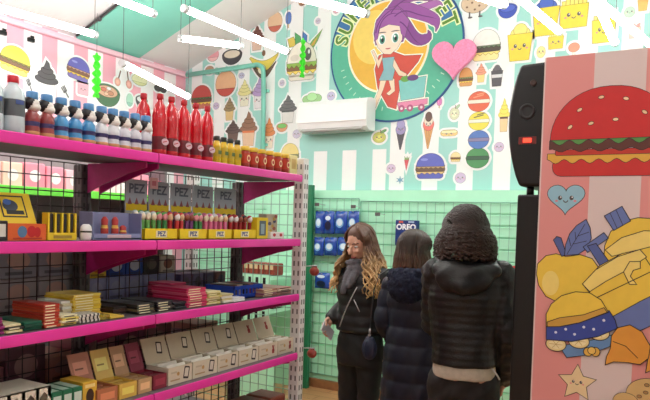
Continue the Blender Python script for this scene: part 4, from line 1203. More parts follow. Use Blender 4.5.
q = o.build('sweet_box'); place(q, -1.79, yc, S2); tag(q, 'small white box with two red spots in front of the patterned box', 'box')

# ---- third shelf: stacks of chocolate bars
S3 = SZ[2] + .001
_bars = {}
def bar(w_, d_, t_, c, kind):
    key = (round(w_, 3), round(d_, 3), round(t_, 4), c, kind)
    if key in _bars: return dup(_bars[key])
    o = MB(); o.box((0, d_ / 2, t_ / 2), (w_, d_, t_ - .0008), C(*c, .4), bev=.0018)
    if kind == 1:
        for j in range(5): o.box((-w_ * .4 + j * w_ * .2, d_ / 2, t_ / 2), (w_ * .07, d_ + .001, t_ - .0004), C(36, 34, 36, .4))
    elif kind == 2:
        o.face(rect(-w_ * .42, t_ * .3, w_ * .2, t_ * .7), -.0006, C(250, 240, 200))
    elif kind == 3:
        o.face(rect(-w_ * .3, t_ * .3, w_ * .3, t_ * .65), -.0006, C(70, 60, 60))
    q = o.build('chocolate_bar'); _bars[key] = q
    return q
def stack(yc, w_, n, t_, cols, x, z, desc, d_=.16, kind=0, cn=None, rz=0.0):
    for i in range(n):
        c = cols[i % len(cols)]
        q = bar(w_, d_, t_, c, kind)
        place(q, x + random.uniform(-.006, .004), yc + random.uniform(-.004, .004), z + i * t_ + .0004)
        q.rotation_euler.z += rz + random.uniform(-.02, .02)
        ln = desc + (', single layer' if n == 1 else ', %s from the bottom' % ('lowest' if i == 0 else ORD[i]) if i < n - 1 else ', topmost of its stack')
        ln = ln.replace('lowest from the bottom', 'lowest of its stack')
        tag(q, ln, 'chocolate bar', 'stacked chocolate bars')
def st(g, n, t_, cols, desc, x=-1.79, z=None, d_=.16, kind=0, rz=0.0, gap=.004):
    stack(g[0], g[1] - gap, n, t_, cols, x, z or S3, desc, d_, kind, rz=rz)
st((1.178, 0.040), 6, .0085, [(150, 40, 110), (120, 34, 90)], 'magenta chocolate bar at the left frame edge')
st((1.230, 0.058), 3, .009, [(226, 214, 150), (60, 56, 50), (230, 220, 170)], 'cream and black chocolate bar in the low stack', kind=2)
st((1.296, 0.067), 3, .0095, [(22, 96, 74), (18, 84, 64)], 'dark green chocolate bar in the low stack')
st((1.362, 0.063), 8, .0095, [(206, 74, 50), (190, 60, 44), (214, 92, 60)], 'orange red chocolate bar in the high stack', kind=2)
st((1.429, 0.069), 4, .0085, [(236, 214, 110), (240, 232, 190)], 'pale yellow chocolate bar in front of the tall yellow stack', kind=3, d_=.07, x=-1.785)
st((1.511, 0.088), 3, .0095, [(236, 234, 226), (232, 226, 214)], 'black and white striped chocolate bar', kind=1, d_=.07, x=-1.785)
st((1.569, 0.124), 9, .0095, [(236, 206, 70), (226, 190, 54), (240, 214, 100)], 'yellow chocolate bar in the tall stack', x=-1.87, d_=.15, kind=2)
st((1.489, 0.043), 7, .0095, [(238, 236, 226), (226, 214, 180)], 'white chocolate bar behind the pale yellow stack', x=-1.88, d_=.13)
st((1.579, 0.032), 2, .009, [(240, 214, 90), (226, 196, 80)], 'narrow yellow bar beside the striped bars', kind=1)
st((1.630, 0.067), 1, .009, [(236, 200, 80)], 'flat yellow bar lying at the shelf edge')
st((1.734, 0.118), 3, .0095, [(60, 44, 40), (84, 60, 50), (46, 40, 40)], 'dark brown bar in the wide flat stack', x=-1.865, d_=.18)
st((1.786, 0.092), 4, .009, [(52, 50, 44), (110, 100, 70), (44, 40, 40)], 'black bar with olive edge in the wide flat stack', x=-1.80, kind=2, d_=.2)
st((1.886, 0.088), 4, .0095, [(46, 42, 46), (90, 80, 76), (40, 40, 44)], 'black chocolate bar in the stack before the pink bars', x=-1.80, kind=2, d_=.2)
st((1.969, 0.073), 3, .0095, [(44, 46, 56), (36, 36, 40)], 'blue black chocolate bar in the stack touching the pink bars', x=-1.80, d_=.2)
st((2.058, 0.120), 8, .0098, [(222, 60, 110), (204, 46, 96), (230, 110, 140)], 'pink chocolate bar in the high stack', kind=2, d_=.2)
st((2.094, 0.099), 9, .0098, [(196, 70, 110), (170, 54, 90)], 'dull pink chocolate bar behind the black stacks', x=-1.93, d_=.13)
st((2.170, 0.093), 6, .0095, [(226, 214, 130), (170, 150, 70), (240, 230, 170)], 'yellow olive chocolate bar beside the pink stack', kind=2, d_=.18)
st((2.260, 0.081), 4, .0095, [(236, 232, 220), (214, 200, 150)], 'cream chocolate bar between the yellow olive stack and the blue crate', d_=.18)
st((2.329, 0.081), 2, .009, [(240, 240, 240), (226, 226, 230)], 'white chocolate bar in front of the blue crate', d_=.05, x=-1.775)
yc, w_ = 2.471, 0.227
o = empty('plastic_crate'); BC_ = mat('blue_crate', (40, 76, 190), .35, var=.05)
k = MB(); t = .004; d_ = .17; h_ = .06
for yy, dd in ((t / 2, 0), (d_ - t / 2, 0)):
    k.box((0, yy, .010), (w_, t, .02), BC_); k.box((0, yy, h_ - .008), (w_, t, .016), BC_)
    for j in range(9): k.box((-w_ / 2 + .006 + j * (w_ - .012) / 8, yy, h_ / 2), (.008, t, h_), BC_)
for s_ in (-1, 1): k.box((s_ * (w_ / 2 - t / 2), d_ / 2, h_ / 2), (t, d_, h_), BC_)
k.box((0, d_ / 2, t / 2), (w_, d_, t), BC_); k.build('crate', o)
place(o, -1.835, yc, S3); tag(o, 'blue slotted plastic crate near the end of the third shelf', 'crate')
for i in range(5):
    q = bar(.028, .14, .06, [(90, 60, 50), (190, 170, 150), (60, 50, 60), (150, 60, 70), (80, 60, 110)][i], 0)
    place(q, -1.85, yc - w_ / 2 + .03 + i * (w_ - .06) / 4, S3 + .005); tag(q, 'wrapped bar standing %s in the blue crate' % ORD[i], 'chocolate bar', 'bars in the blue crate')
st((2.582, 0.118), 4, .009, [(176, 120, 100), (150, 90, 110), (200, 170, 140)], 'brown and mauve bar beside the blue crate', d_=.2, kind=2)
st((2.711, 0.131), 4, .009, [(190, 130, 120), (140, 100, 90), (210, 190, 170)], 'dusty pink bar at the end of the third shelf', d_=.2, kind=3)

# ---- fourth shelf: cartons
S4 = SZ[3] + .001
yc, w_ = 1.271, 0.197
o = empty('window_gift_box'); k = MB(); WB = C(232, 226, 208); h_ = .112; d_ = .16
k.box((0, d_ / 2, .005), (w_, d_, .01), WB); k.box((0, d_ - .002, h_ / 2), (w_, .004, h_), WB); k.box((0, d_ / 2, h_ - .002), (w_, d_, .004), WB)
for s_ in (-1, 1): k.box((s_ * (w_ / 2 - .002), d_ / 2, h_ / 2), (.004, d_ - .004, h_ - .006), WB)
nw = 4; pw = w_ / nw
for i in range(nw + 1): k.box((max(-w_ / 2 + .006, min(w_ / 2 - .006, -w_ / 2 + i * pw)), .002, h_ / 2), (.012 if 0 < i < nw else .012, .004, h_), WB)
for i in range(nw):
    x0, x1 = -w_ / 2 + i * pw, -w_ / 2 + (i + 1) * pw; xm = (x0 + x1) / 2
    k.prism([(x0, h_), (x1, h_), (x1, h_ * .62), (xm, h_ * .86), (x0, h_ * .62)], 0, .004, WB); k.box((xm, .002, .008), (pw, .004, .016), WB)
k.build('box', o)
for i in range(nw):
    k = MB(); xm = -w_ / 2 + (i + .5) * pw; k.ellip((xm, .06, .032), (pw * .36, .04, .022), C(84, 60, 58), 14, 8); k.build('truffle', o)
place(o, -1.80, yc, S4); tag(o, 'white gift box with house-shaped windows at the left end of the fourth shelf', 'box')
for i in range(3):
    g = [(1.394, 0.042), (1.435, 0.040), (1.475, 0.041)][i]
    o = MB(); o.box((0, .06, .042), (g[1] - .003, .12, .084), C(40, 120, 84), bev=.002); o.face(rect(-g[1] * .36, .012, g[1] * .36, .07), -.0006, C(214, 232, 220)); o.face(rect(-g[1] * .2, .022, g[1] * .2, .036), -.001, C(30, 90, 66))
    o.add([(-g[1] * .36, .01, .0846), (g[1] * .36, .01, .0846), (g[1] * .36, .11, .0846), (-g[1] * .36, .11, .0846)], [[0, 1, 2, 3]], C(190, 220, 200))
    q = o.build('tea_box'); place(q, -1.80, g[0], S4); tag(q, 'green and white box on the fourth shelf, %s from the white gift box' % ORD[i], 'box', 'green and white boxes')
yc, w_ = 1.534, 0.060
o = MB(); o.box((0, .06, .045), (w_, .12, .09), C(232, 186, 64), bev=.002); o.face(ell(0, .04, w_ * .28, .026), -.0006, C(70, 44, 36)); o.face(rect(-w_ * .35, .07, w_ * .35, .082), -.0006, C(250, 226, 150))
q = o.build('biscuit_box'); place(q, -1.81, yc, S4); tag(q, 'yellow box with a dark oval beside the green boxes', 'box')
CT = [((1.603, 0.095), (196, 122, 84), (200, 140, 120), 'orange brown open carton beside the yellow box'), ((1.699, 0.087), (232, 192, 90), (236, 204, 120), 'yellow open carton with its lid up'),
      ((1.783, 0.072), (206, 168, 122), (200, 160, 126), 'tan open carton with its lid up'), ((1.862, 0.076), (140, 48, 66), (140, 56, 76), 'maroon open carton with its lid up')]
for (g, c1, c2, lb) in CT:
    w_ = g[1] - .004
    o = lidded_box('display_carton', w_, .12, .055, c1, c2, .112, [(rect(-w_ * .35, .014, w_ * .35, .04), tuple(min(255, int(x * 1.15) + 14) for x in c1))], [(rect(-w_ * .36, .03, w_ * .3, .08), tuple(min(255, int(x * 1.1) + 16) for x in c2)), (rect(-w_ * .3, .05, w_ * .1, .056), tuple(int(x * .7) for x in c2))], 22)
    place(o, -1.80, g[0], S4); tag(o, lb, 'box', 'open display cartons')
    for j in range(2):
        k = MB(); k.box((0, 0, .022), (w_ * .84, .044, .04), C(*tuple(int(x * .86) for x in c1)), rx=R(-8), bev=.003)
        q = k.build('biscuit_pack'); place(q, -1.80 - .034 - j * .052, g[0], S4 + .0075); tag(q, 'wrapped biscuit pack inside the %s, %s from the front' % (lb.split(' open')[0] + ' open carton', ORD[j]), 'packet', 'packs in the open cartons')
KR = (222, 210, 188)
KG = [(1.976, 0.141), (2.129, 0.159), (2.284, 0.146), (2.437, 0.152), (2.595, 0.158), (2.749, 0.144)]
KN = ['first', 'second', 'third', 'fourth', 'fifth', 'last']
for i, g in enumerate(KG):
    w_ = g[1] - .004; red = i >= 4
    ic = (150, 50, 44) if red else (50, 40, 40)
    if red:
        icon = [(rotp(rect(-.004, .016, .004, .058), 18, 0, .037), ic), (rotp(rect(-.004, .016, .004, .058), -18, 0, .037), ic), (ell(0, .03, .011, .012), ic)]
    else:
        icon = [(rotp(rect(-.016, .012, .016, .062, .004), -10, 0, .037), ic), (rotp(rect(-.011, .020, .011, .056, .003), -10, 0, .037), (226, 216, 200))]
    dx = w_ * .26
    fr_ = [([(x + dx, z) for x, z in p], c) for p, c in icon] + [(rect(-w_ * .42, .014, -w_ * .02, .02), (190, 160, 120)), (ell(-w_ * .1, .04, .008, .008), (200, 160, 100)), (rect(-w_ * .4, .045, -w_ * .16, .052), (200, 186, 160))]
    o = lidded_box('kraft_carton', w_, .12, .07, KR, (206, 190, 164), .105, [(p, c) for p, c in fr_], [([(x + dx * .6, z + .02) for x, z in p], c) for p, c in icon], 22)
    place(o, -1.80, g[0], S4); tag(o, 'white kraft carton with open lid and %s icon, %s of the row' % ('red' if red else 'black', KN[i]), 'box', 'white kraft cartons')
    for j in range(2):
        k = MB(); k.box((0, 0, .03), (w_ * .86, .04, .055), C(232, 226, 214), rx=R(-20 + 6 * j), rz=random.uniform(-.1, .1), bev=.004)
        q = k.build('sachet'); place(q, -1.80 - .036 - j * .050, g[0], S4 + .012); tag(q, 'white sachet inside the %s white kraft carton, %s from the front' % (KN[i], ORD[j]), 'packet', 'sachets in the kraft cartons')
# ---- fifth shelf: dark packs
S5 = SZ[4] + .001
i = 0
y = .85
while y < 2.72:
    w_ = .15
    c = (38, 36, 40) if y < 2.2 else (130, 66, 52)
    k = MB(); k.box((0, .08, .06), (w_ - .01, .16, .12), C(*c), bev=.012); k.face(rect(-.04, .04, .04, .08), -.0006, C(*[min(255, int(x * 1.5)) for x in c]))
    q = k.build('snack_pack'); place(q, -1.82, y + w_ / 2, S5); tag(q, ('black' if y < 2.2 else 'red brown') + ' snack pack on the lowest shelf under the cartons', 'packet', ('black' if y < 2.2 else 'red brown') + ' packs on the lowest shelf')
    y += w_; i += 1

# ---- goods on the far side of the mesh
def far_box(y0, y1, z, h_, c, d_, name, lb, gp, x=-2.2, mark=None):
    k = MB(); w_ = y1 - y0 - .006
    k.box((0, d_ / 2, h_ / 2), (w_, d_, h_), C(*c), bev=.004)
    if mark: k.face(ell(0, h_ * .55, min(w_ * .3, .05), h_ * .28), -.0006, C(*mark)); k.face(rect(-w_ * .35, h_ * .1, w_ * .35, h_ * .2), -.0006, C(*[int(v * .7) for v in c]))
    q = k.build(name); place(q, x, (y0 + y1) / 2, z + .001); tag(q, lb, 'box', gp); return q
for r_ in range(2):
    for i in range(5):
        y0 = .95 + i * .165
        far_box(y0, y0 + .165, SZ[2] + r_ * .122, .12, [(196, 188, 194), (170, 168, 184)][r_], .2, 'grey_box', 'grey printed box behind the mesh, %s from the left frame edge, %s layer' % (ORD[i], 'lower' if r_ == 0 else 'upper'), 'grey boxes behind the mesh', mark=(226, 190, 180))
for i in range(5):
    y0 = 1.84 + i * .105
    far_box(y0, y0 + .105, SZ[2], .1, (160, 164, 206), .24, 'flat_box', 'blue grey box behind the mesh of the far bay, %s along' % ORD[i], 'blue grey boxes behind the mesh', mark=(176, 180, 210))
for i, (c, m_) in enumerate((((236, 196, 60), (226, 120, 60)), ((40, 76, 170), (214, 220, 236)), ((44, 84, 180), (214, 220, 236)), ((60, 50, 50), (120, 110, 100)), ((220, 210, 190), (150, 100, 80)))):
    y0 = 1.84 + i * .105
    far_box(y0, y0 + .105, SZ[2] + .101, .085, c, .22, 'biscuit_pack', ['yellow biscuit pack on the blue grey boxes behind the mesh', 'blue biscuit pack beside the yellow one behind the mesh', 'blue biscuit pack beside the dark one behind the mesh', 'dark pack beside the blue packs behind the mesh', 'cream pack beside the dark one behind the mesh'][i], 'packs behind the mesh', mark=m_)
for i in range(4):
    y0 = 2.4 + i * .09
    far_box(y0, y0 + .085, SZ[2], .09, [(120, 104, 150), (140, 130, 170), (100, 90, 120), (140, 104, 104)][i], .22, 'flat_box', 'dull mauve box behind the mesh near the end post, %s along' % ORD[i], 'mauve boxes behind the mesh', mark=(110, 100, 120))
for i in range(10):
    y0 = .95 + i * .175
    c = [(190, 134, 144), (150, 80, 110), (170, 110, 120), (120, 80, 94), (200, 146, 134)][i % 5]
    far_box(y0, y0 + .175, SZ[3], random.choice([.1, .13, .16]), c, .22, 'sweet_carton', 'dusky pink carton on the lower shelf behind the mesh, %s from the left edge' % ORD[i], 'dusky cartons behind the mesh', mark=(190, 150, 150))

# ------------------------------------------------------------------ printed panel, black stand, loudspeaker
kp = empty('printed_panel', (-.025, 2.476, 0)); tag(kp, 'pink and white striped free-standing panel printed with a burger and yellow fruit', 'panel')
ms_ = mat('panel_stripes', (230, 150, 150), .45, var=0)
nt, X, Y, Z = coords(ms_)
fr = mnode(nt, 'FRACT', mnode(nt, 'DIVIDE', mnode(nt, 'ADD', X, .328 + 3.33), 0.333))
stripe_mix(ms_, mnode(nt, 'LESS_THAN', fr, 0.5), (228, 152, 148), (224, 206, 202))
k = MB(); k.box((0, .025, 1.116), (1.0, .05, 2.232), ms_, bev=.002); k.build('board', kp)
PX0 = -.025
def pj(pts): return [(x - PX0, z) for x, z in pts]
def pprint(name, shapes, base=0.0, line=.0028):
    mb = MB(); y = -.0008 - base
    for poly, rgb, ol in shapes:
        if ol: mb.face(offset(poly, line), y, C(40, 32, 34, .45)); y -= .0001
        mb.face(poly, y, C(*rgb, .45)); y -= .0001
    return mb.build(name, kp)
def strokes(lines, w_, rgb=(40, 32, 34)):
    o = []
    for a, b in lines:
        d = Vector((b[0] - a[0], b[1] - a[1])); 
        if d.length < 1e-6: continue
        n_ = Vector((-d.y, d.x)).normalized() * w_ / 2
        o.append(([(a[0] + n_.x, a[1] + n_.y), (b[0] + n_.x, b[1] + n_.y), (b[0] - n_.x, b[1] - n_.y), (a[0] - n_.x, a[1] - n_.y)], rgb, 0))
    return o
# plain burger
c0 = pj([(-0.294, 1.902), (-0.491, 1.931), (-0.303, 2.111), (-0.496, 1.895), (-0.482, 1.811)])
bx, bz = c0[0][0] - .002, c0[0][1] + .012; hw = .196; top = c0[2][1]
shp = []
shp.append((rect(bx - hw * .94, bz - .115, bx + hw * .94, bz - .045, .03), (206, 50, 48), 1))
shp.append((wavy(bx - hw * 1.04, bx + hw * 1.04, bz - .035, bz - .062, .008, 7), (226, 176, 70), 1))
shp.append((rect(bx - hw * .9, bz - .04, bx + hw * .9, bz - .022, .006), (196, 56, 44), 1))
shp.append((wavy(bx - hw * 1.01, bx + hw * 1.01, bz + .012, bz - .022, .006, 6, .7), (96, 52, 44), 1))
shp.append((wavy(bx - hw * 1.0, bx + hw * 1.0, bz + .022, bz + .006, .009, 6), (86, 150, 74), 1))
shp.append((dome(bx, bz + .016, hw, top - bz - .016, sq=.9), (206, 46, 46), 1))
for sx_, sz_, an in ((-.10, .12, 30), (-.03, .16, 8), (.05, .15, -15), (.11, .10, -35), (-.13, .06, 40), (.02, .08, 0), (-.06, .07, 15), (.15, .05, -30)):
    shp.append((rotp(ell(bx + sx_, bz + sz_, .009, .005, n=10), an, bx + sx_, bz + sz_), (240, 206, 160), 1))
pprint('burger_print', shp, line=.002)
# smiling heart and star
hx_, hz_ = pj([(-0.430, 1.712)])[0]
def fc2(cx, cz, s): return [([(cx + x * s, cz + z * s) for x, z in p], c, o) for p, c, o in face(0, 0, 1.0)]
pprint('heart_print', [(heart(hx_, hz_ + .002, .066, .056), (150, 196, 214), 1)] + fc2(hx_, hz_ + .008, .055), line=.002)
sx_, sz_ = pj([(-0.363, 1.054)])[0]
pprint('star_print', [(starp(sx_, sz_, .066, .5), (236, 212, 164), 1)] + fc2(sx_, sz_ + .004, .036), line=.002)
# yellow apple with blue leaf
YE = (240, 204, 74); YE2 = (246, 220, 124); BLU = (104, 122, 180); BL2 = (84, 100, 158)
ap = pj([(-0.520, 1.438), (-0.518, 1.475), (-0.490, 1.506), (-0.455, 1.515), (-0.420, 1.506), (-0.373, 1.516), (-0.332, 1.504), (-0.304, 1.466), (-0.302, 1.410), (-0.326, 1.365), (-0.372, 1.339), (-0.434, 1.338), (-0.484, 1.359), (-0.511, 1.398)])
lf = pj([(-0.424, 1.513), (-0.422, 1.550), (-0.410, 1.590), (-0.388, 1.620), (-0.358, 1.642), (-0.344, 1.614), (-0.339, 1.578), (-0.350, 1.542), (-0.380, 1.519)])
st_ = pj([(-0.434, 1.509), (-0.465, 1.566), (-0.455, 1.578), (-0.441, 1.574), (-0.421, 1.517)])
pprint('apple_print', [(ap, YE, 1), (st_, BL2, 1), (lf, BLU, 1)] + strokes([pj([(-0.417, 1.517), (-0.361, 1.627)]), pj([(-0.405, 1.547), (-0.413, 1.575)]), pj([(-0.389, 1.569), (-0.393, 1.598)]), pj([(-0.398, 1.554), (-0.352, 1.567)]), pj([(-0.383, 1.584), (-0.346, 1.599)])], .0022) + [(ell(ap[0][0] + .05, ap[0][1] - .03, .03, .045), YE2, 0)])
# lemon with a blue stub
lm = pj([(-0.292, 1.495), (-0.291, 1.552), (-0.274, 1.602), (-0.240, 1.638), (-0.191, 1.652), (-0.147, 1.650), (-0.098, 1.628), (-0.061, 1.582), (-0.058, 1.522), (-0.103, 1.479), (-0.207, 1.458), (-0.265, 1.469)])
lb_ = pj([(-0.296, 1.657), (-0.243, 1.690), (-0.215, 1.642), (-0.265, 1.609)])
rim = pj([(-0.288, 1.538), (-0.238, 1.582), (-0.170, 1.608), (-0.097, 1.607), (-0.119, 1.566), (-0.192, 1.542), (-0.267, 1.518)])
pprint('lemon_print', [(lm, YE, 1), (rim, YE2, 1), (lb_, BLU, 1)] + strokes([pj([(-0.280, 1.668), (-0.255, 1.616)]), pj([(-0.261, 1.679), (-0.237, 1.627)])], .002), .0012)
# tall yellow drink cup, tilted, with blue straws
cp_ = pj([(-0.358, 1.413), (-0.305, 1.480), (-0.236, 1.526), (-0.180, 1.543), (-0.075, 1.379), (-0.072, 1.318), (-0.168, 1.281), (-0.258, 1.300)])
cr_ = pj([(-0.358, 1.413), (-0.317, 1.465), (-0.248, 1.515), (-0.180, 1.543), (-0.160, 1.520), (-0.208, 1.479), (-0.283, 1.429), (-0.334, 1.389)])
bnd = pj([(-0.261, 1.300), (-0.172, 1.364), (-0.077, 1.426), (-0.051, 1.381), (-0.050, 1.341), (-0.167, 1.267), (-0.223, 1.254)])
sw1 = pj([(-0.361, 1.545), (-0.297, 1.597), (-0.283, 1.580), (-0.347, 1.528)]); sw2 = pj([(-0.347, 1.549), (-0.321, 1.558), (-0.276, 1.496), (-0.298, 1.474)])
hd = pj([(-0.206, 1.424), (-0.226, 1.464), (-0.209, 1.500), (-0.178, 1.502), (-0.177, 1.481), (-0.198, 1.473), (-0.207, 1.451), (-0.187, 1.425)])
pprint('drink_cup_print', [(sw1, BLU, 1), (sw2, BL2, 1), (cp_, YE, 1), (cr_, YE2, 1), (bnd, BLU, 1), (hd, YE2, 1)] + strokes([pj([(-0.313, 1.366), (-0.145, 1.469)])], .003), .0024)
# yellow and blue burger with lemon slices
b1 = pj([(-0.476, 1.249), (-0.478, 1.293), (-0.462, 1.331), (-0.428, 1.364), (-0.381, 1.382), (-0.334, 1.382), (-0.296, 1.360), (-0.271, 1.320), (-0.363, 1.275), (-0.430, 1.254)])
b2 = pj([(-0.476, 1.249), (-0.431, 1.257), (-0.363, 1.279), (-0.297, 1.310), (-0.268, 1.324), (-0.248, 1.294), (-0.240, 1.267), (-0.300, 1.232), (-0.387, 1.204), (-0.474, 1.201)])
b3 = pj([(-0.427, 1.180), (-0.339, 1.206), (-0.255, 1.240), (-0.260, 1.201), (-0.324, 1.164), (-0.401, 1.143)])
sl_ = []
for q in ((-0.441, 1.186), (-0.363, 1.206), (-0.298, 1.243)):
    q = pj([q])[0]
    sl_.append((ell(q[0], q[1], .034, .024), (236, 216, 150), 1)); sl_.append((ell(q[0], q[1], .026, .017), (244, 230, 180), 0)); sl_ += strokes([((q[0] - .024, q[1]), (q[0] + .024, q[1])), ((q[0] - .012, q[1] - .014), (q[0] + .012, q[1] + .014)), ((q[0] + .012, q[1] - .014), (q[0] - .012, q[1] + .014))], .0016, (190, 160, 80))
dots = []
for q in ((-0.443, 1.230), (-0.409, 1.245), (-0.378, 1.230), (-0.348, 1.259), (-0.315, 1.255), (-0.283, 1.290)):
    q = pj([q])[0]; dots.append((ell(q[0], q[1], .005, .005, n=10), (220, 226, 240), 0))
pprint('blue_burger_print', [(b3, (104, 146, 196), 1)] + sl_ + [(b2, (56, 76, 160), 1)] + dots + [(b1, YE, 1), (pj([(-0.473, 1.264), (-0.432, 1.283), (-0.350, 1.302), (-0.285, 1.333), (-0.275, 1.320), (-0.363, 1.275), (-0.430, 1.254), (-0.472, 1.249)]), (206, 160, 70), 1)], .0036)
# orange chicken pieces, small popcorn, tan cookie
ch = pj([(-0.255, 1.237), (-0.237, 1.267), (-0.199, 1.281), (-0.161, 1.261), (-0.134, 1.216), (-0.138, 1.174), (-0.162, 1.150), (-0.200, 1.152), (-0.245, 1.149), (-0.270, 1.135), (-0.268, 1.161), (-0.256, 1.194)])
ch2 = pj([(-0.129, 1.244), (-0.082, 1.277), (-0.034, 1.248), (-0.031, 1.181), (-0.101, 1.151), (-0.142, 1.125), (-0.138, 1.160)])
pprint('chicken_print', [(ch2, (226, 156, 60), 1), (ch, (226, 156, 60), 1)] + strokes([pj([(-0.251, 1.219), (-0.209, 1.207)]), pj([(-0.209, 1.207), (-0.169, 1.170)])], .0026), .0048)
pq = pj([(-0.318, 1.172)])[0]
pprint('popcorn_print', [(ell(pq[0] - .012, pq[1], .014, .014), (228, 180, 80), 1), (ell(pq[0] + .012, pq[1] + .003, .014, .015), (228, 180, 80), 1), (ell(pq[0], pq[1] + .006, .012, .012), (236, 196, 100), 1)], .0052)
cq = pj([(-0.126, 1.044)])[0]
cs = [(ell(cq[0], cq[1], .075, .06), (214, 180, 120), 1), (ell(cq[0] - .075, cq[1] - .03, .04, .03), (214, 180, 120), 1)]
for a in range(9): cs.append((ell(cq[0] + .045 * math.cos(a * 2.4) * (a / 9 + .3), cq[1] + .04 * math.sin(a * 2.4) * (a / 9 + .3), .007, .005, n=8), (170, 130, 80), 1))
pprint('cookie_print', cs, .0044, .0016)

o = empty('black_stand', (-.495, 2.675, 0)); tag(o, 'tall black stand beside the printed panel, carrying the loudspeaker', 'stand')
BM = mat('black_laminate', (12, 12, 13), .35, var=.1)
k = MB(); k.box((0, 0, .8675), (.25, .26, 1.735), BM, bev=.006); k.build('cabinet', o)
sp = empty('loudspeaker', (-.49, 2.68, 1.736)); tag(sp, 'black loudspeaker with a bulging side and a small red light on the black stand', 'speaker')
prof = [(-.125, .03)] + [(-.125 - .045 * math.sin(PI * i / 12) ** .8 - .012 * i / 12, .03 + .465 * i / 12) for i in range(1, 13)]
prof = prof + [(.14, .505)] + [(.14 + .0, .03)]
k = MB(); k.prism(prof, -.14, .14, BLACK); ob = k.build('cabinet', sp)
md = ob.modifiers.new('round', 'BEVEL'); md.width = .012; md.segments = 3; md.limit_method = 'ANGLE'; md.angle_limit = R(40)
k = MB(); T = Matrix.Translation((-.085, -.1415, .0)) @ Matrix.Rotation(R(90), 4, 'X')
k.lathe([(.030, 0), (.030, .006), (.022, .007), (.018, .001)], mat('speaker_ring', (34, 34, 36), .4, var=.05), 24, Matrix.Translation((-.105, -.1402, .315)) @ Matrix.Rotation(R(90), 4, 'X')); k.build('port_ring', sp)
LED = mat('red_led', (255, 60, 40), .4, var=0, emit=2.2); LEDF = mat('led_bezel', (120, 40, 36), .4, var=.05)
k = MB(); k.box((-.1, -.141, .205), (.066, .004, .028), LEDF, bev=.001); k.build('lamp_bezel', sp)
k = MB(); k.box((-.1, -.1435, .205), (.030, .003, .016), LED); k.build('lamp', sp)
k = MB(); k.lathe([(.012, 0), (.012, .01), (.009, .012)], mat('knob_grey', (60, 40, 30), .4, var=.05), 16, Matrix.Translation((-.085, -.1402, .42)) @ Matrix.Rotation(R(90), 4, 'X')); k.build('knob', sp)
for x, y in ((-.09, -.1), (.1, -.1), (-.09, .1), (.1, .1)):
    k = MB(); k.cyl((x, y, 0.0005), (x, y, .034), .014, BLACK, 12); k.build('foot', sp)

# ------------------------------------------------------------------ people
def capsule(p0, p1, r0, r1, seg=14, cap=5, flat=None):
    A, B = Vector(p0), Vector(p1); d = B - A; L_ = d.length
    d = d / L_ if L_ > 1e-6 else Vector((0, 0, 1))
    q = Vector((0, 0, 1)).rotation_difference(d).to_matrix()
    prof = [(r0 * math.sin(PI / 2 * i / cap), -r0 * math.cos(PI / 2 * i / cap)) for i in range(cap + 1)] + [(r1 * math.cos(PI / 2 * i / cap), L_ + r1 * math.sin(PI / 2 * i / cap)) for i in range(cap + 1)]
    vs = []; fs = []
    for r_, z in prof:
        for i in range(seg):
            a = 2 * PI * i / seg
            vs.append((A + q @ Vector((r_ * math.cos(a), r_ * math.sin(a), z)))[:])
    n = len(prof)
    for j in range(n - 1):
        for i in range(seg):
            i2 = (i + 1) % seg
            fs.append([j * seg + i, j * seg + i2, (j + 1) * seg + i2, (j + 1) * seg + i])
    return vs, fs
def loft(rings, seg=24):
    """closed body from elliptical rings (x, y, z, rx, ry)"""
    vs = []; fs = []
    R_ = [(rings[0][0], rings[0][1], rings[0][2] - .002, .004, .004)] + list(rings) + [(rings[-1][0], rings[-1][1], rings[-1][2] + .002, .004, .004)]
    for x, y, z, rx, ry in R_:
        for i in range(seg):
            a = 2 * PI * i / seg; c, s = math.cos(a), math.sin(a)
            vs.append((x + rx * math.copysign(abs(c) ** .9, c), y + ry * math.copysign(abs(s) ** .9, s), z))
    n = len(R_)
    for j in range(n - 1):
        for i in range(seg):
            i2 = (i + 1) % seg
            fs.append([j * seg + i, j * seg + i2, (j + 1) * seg + i2, (j + 1) * seg + i])
    fs.append(list(range(seg))[::-1]); fs.append([(n - 1) * seg + i for i in range(seg)])
    return vs, fs
def blob(name, prims, vox, mats, parent, disp=None, pick=None, smooth=4):
    """one continuous skin grown over the given pieces"""
    mb = MB()
    for vs, fs in prims: mb.add(vs, fs, mats[0], True)
    tmp = bpy.data.objects.new('tmp', mb.mesh('tmp')); COL.objects.link(tmp)
    md = tmp.modifiers.new('r', 'REMESH'); md.mode = 'VOXEL'; md.voxel_size = vox
    if smooth:
        sm_ = tmp.modifiers.new('s', 'SMOOTH'); sm_.factor = .5; sm_.iterations = smooth
    dg = bpy.context.evaluated_depsgraph_get()
    me = bpy.data.meshes.new_from_object(tmp.evaluated_get(dg)); me.name = name
    bpy.data.objects.remove(tmp)
    me.materials.clear()
    for m in mats: me.materials.append(m)
    if disp:
        no = [v.normal.copy() for v in me.vertices]
        for v, n_ in zip(me.vertices, no): v.co = v.co + n_ * disp(v.co)
    for p in me.polygons:
        p.use_smooth = True
        p.material_index = pick(p.center) if pick else 0
    me.update()
    o = bpy.data.objects.new(name, me); COL.objects.link(o)
    if parent is not None: o.parent = parent
    return o
def ellp(c, r, rot=None):
    mb = MB(); mb.ellip(c, r, BLACK, 18, 12, rot=rot); return mb.v, mb.f
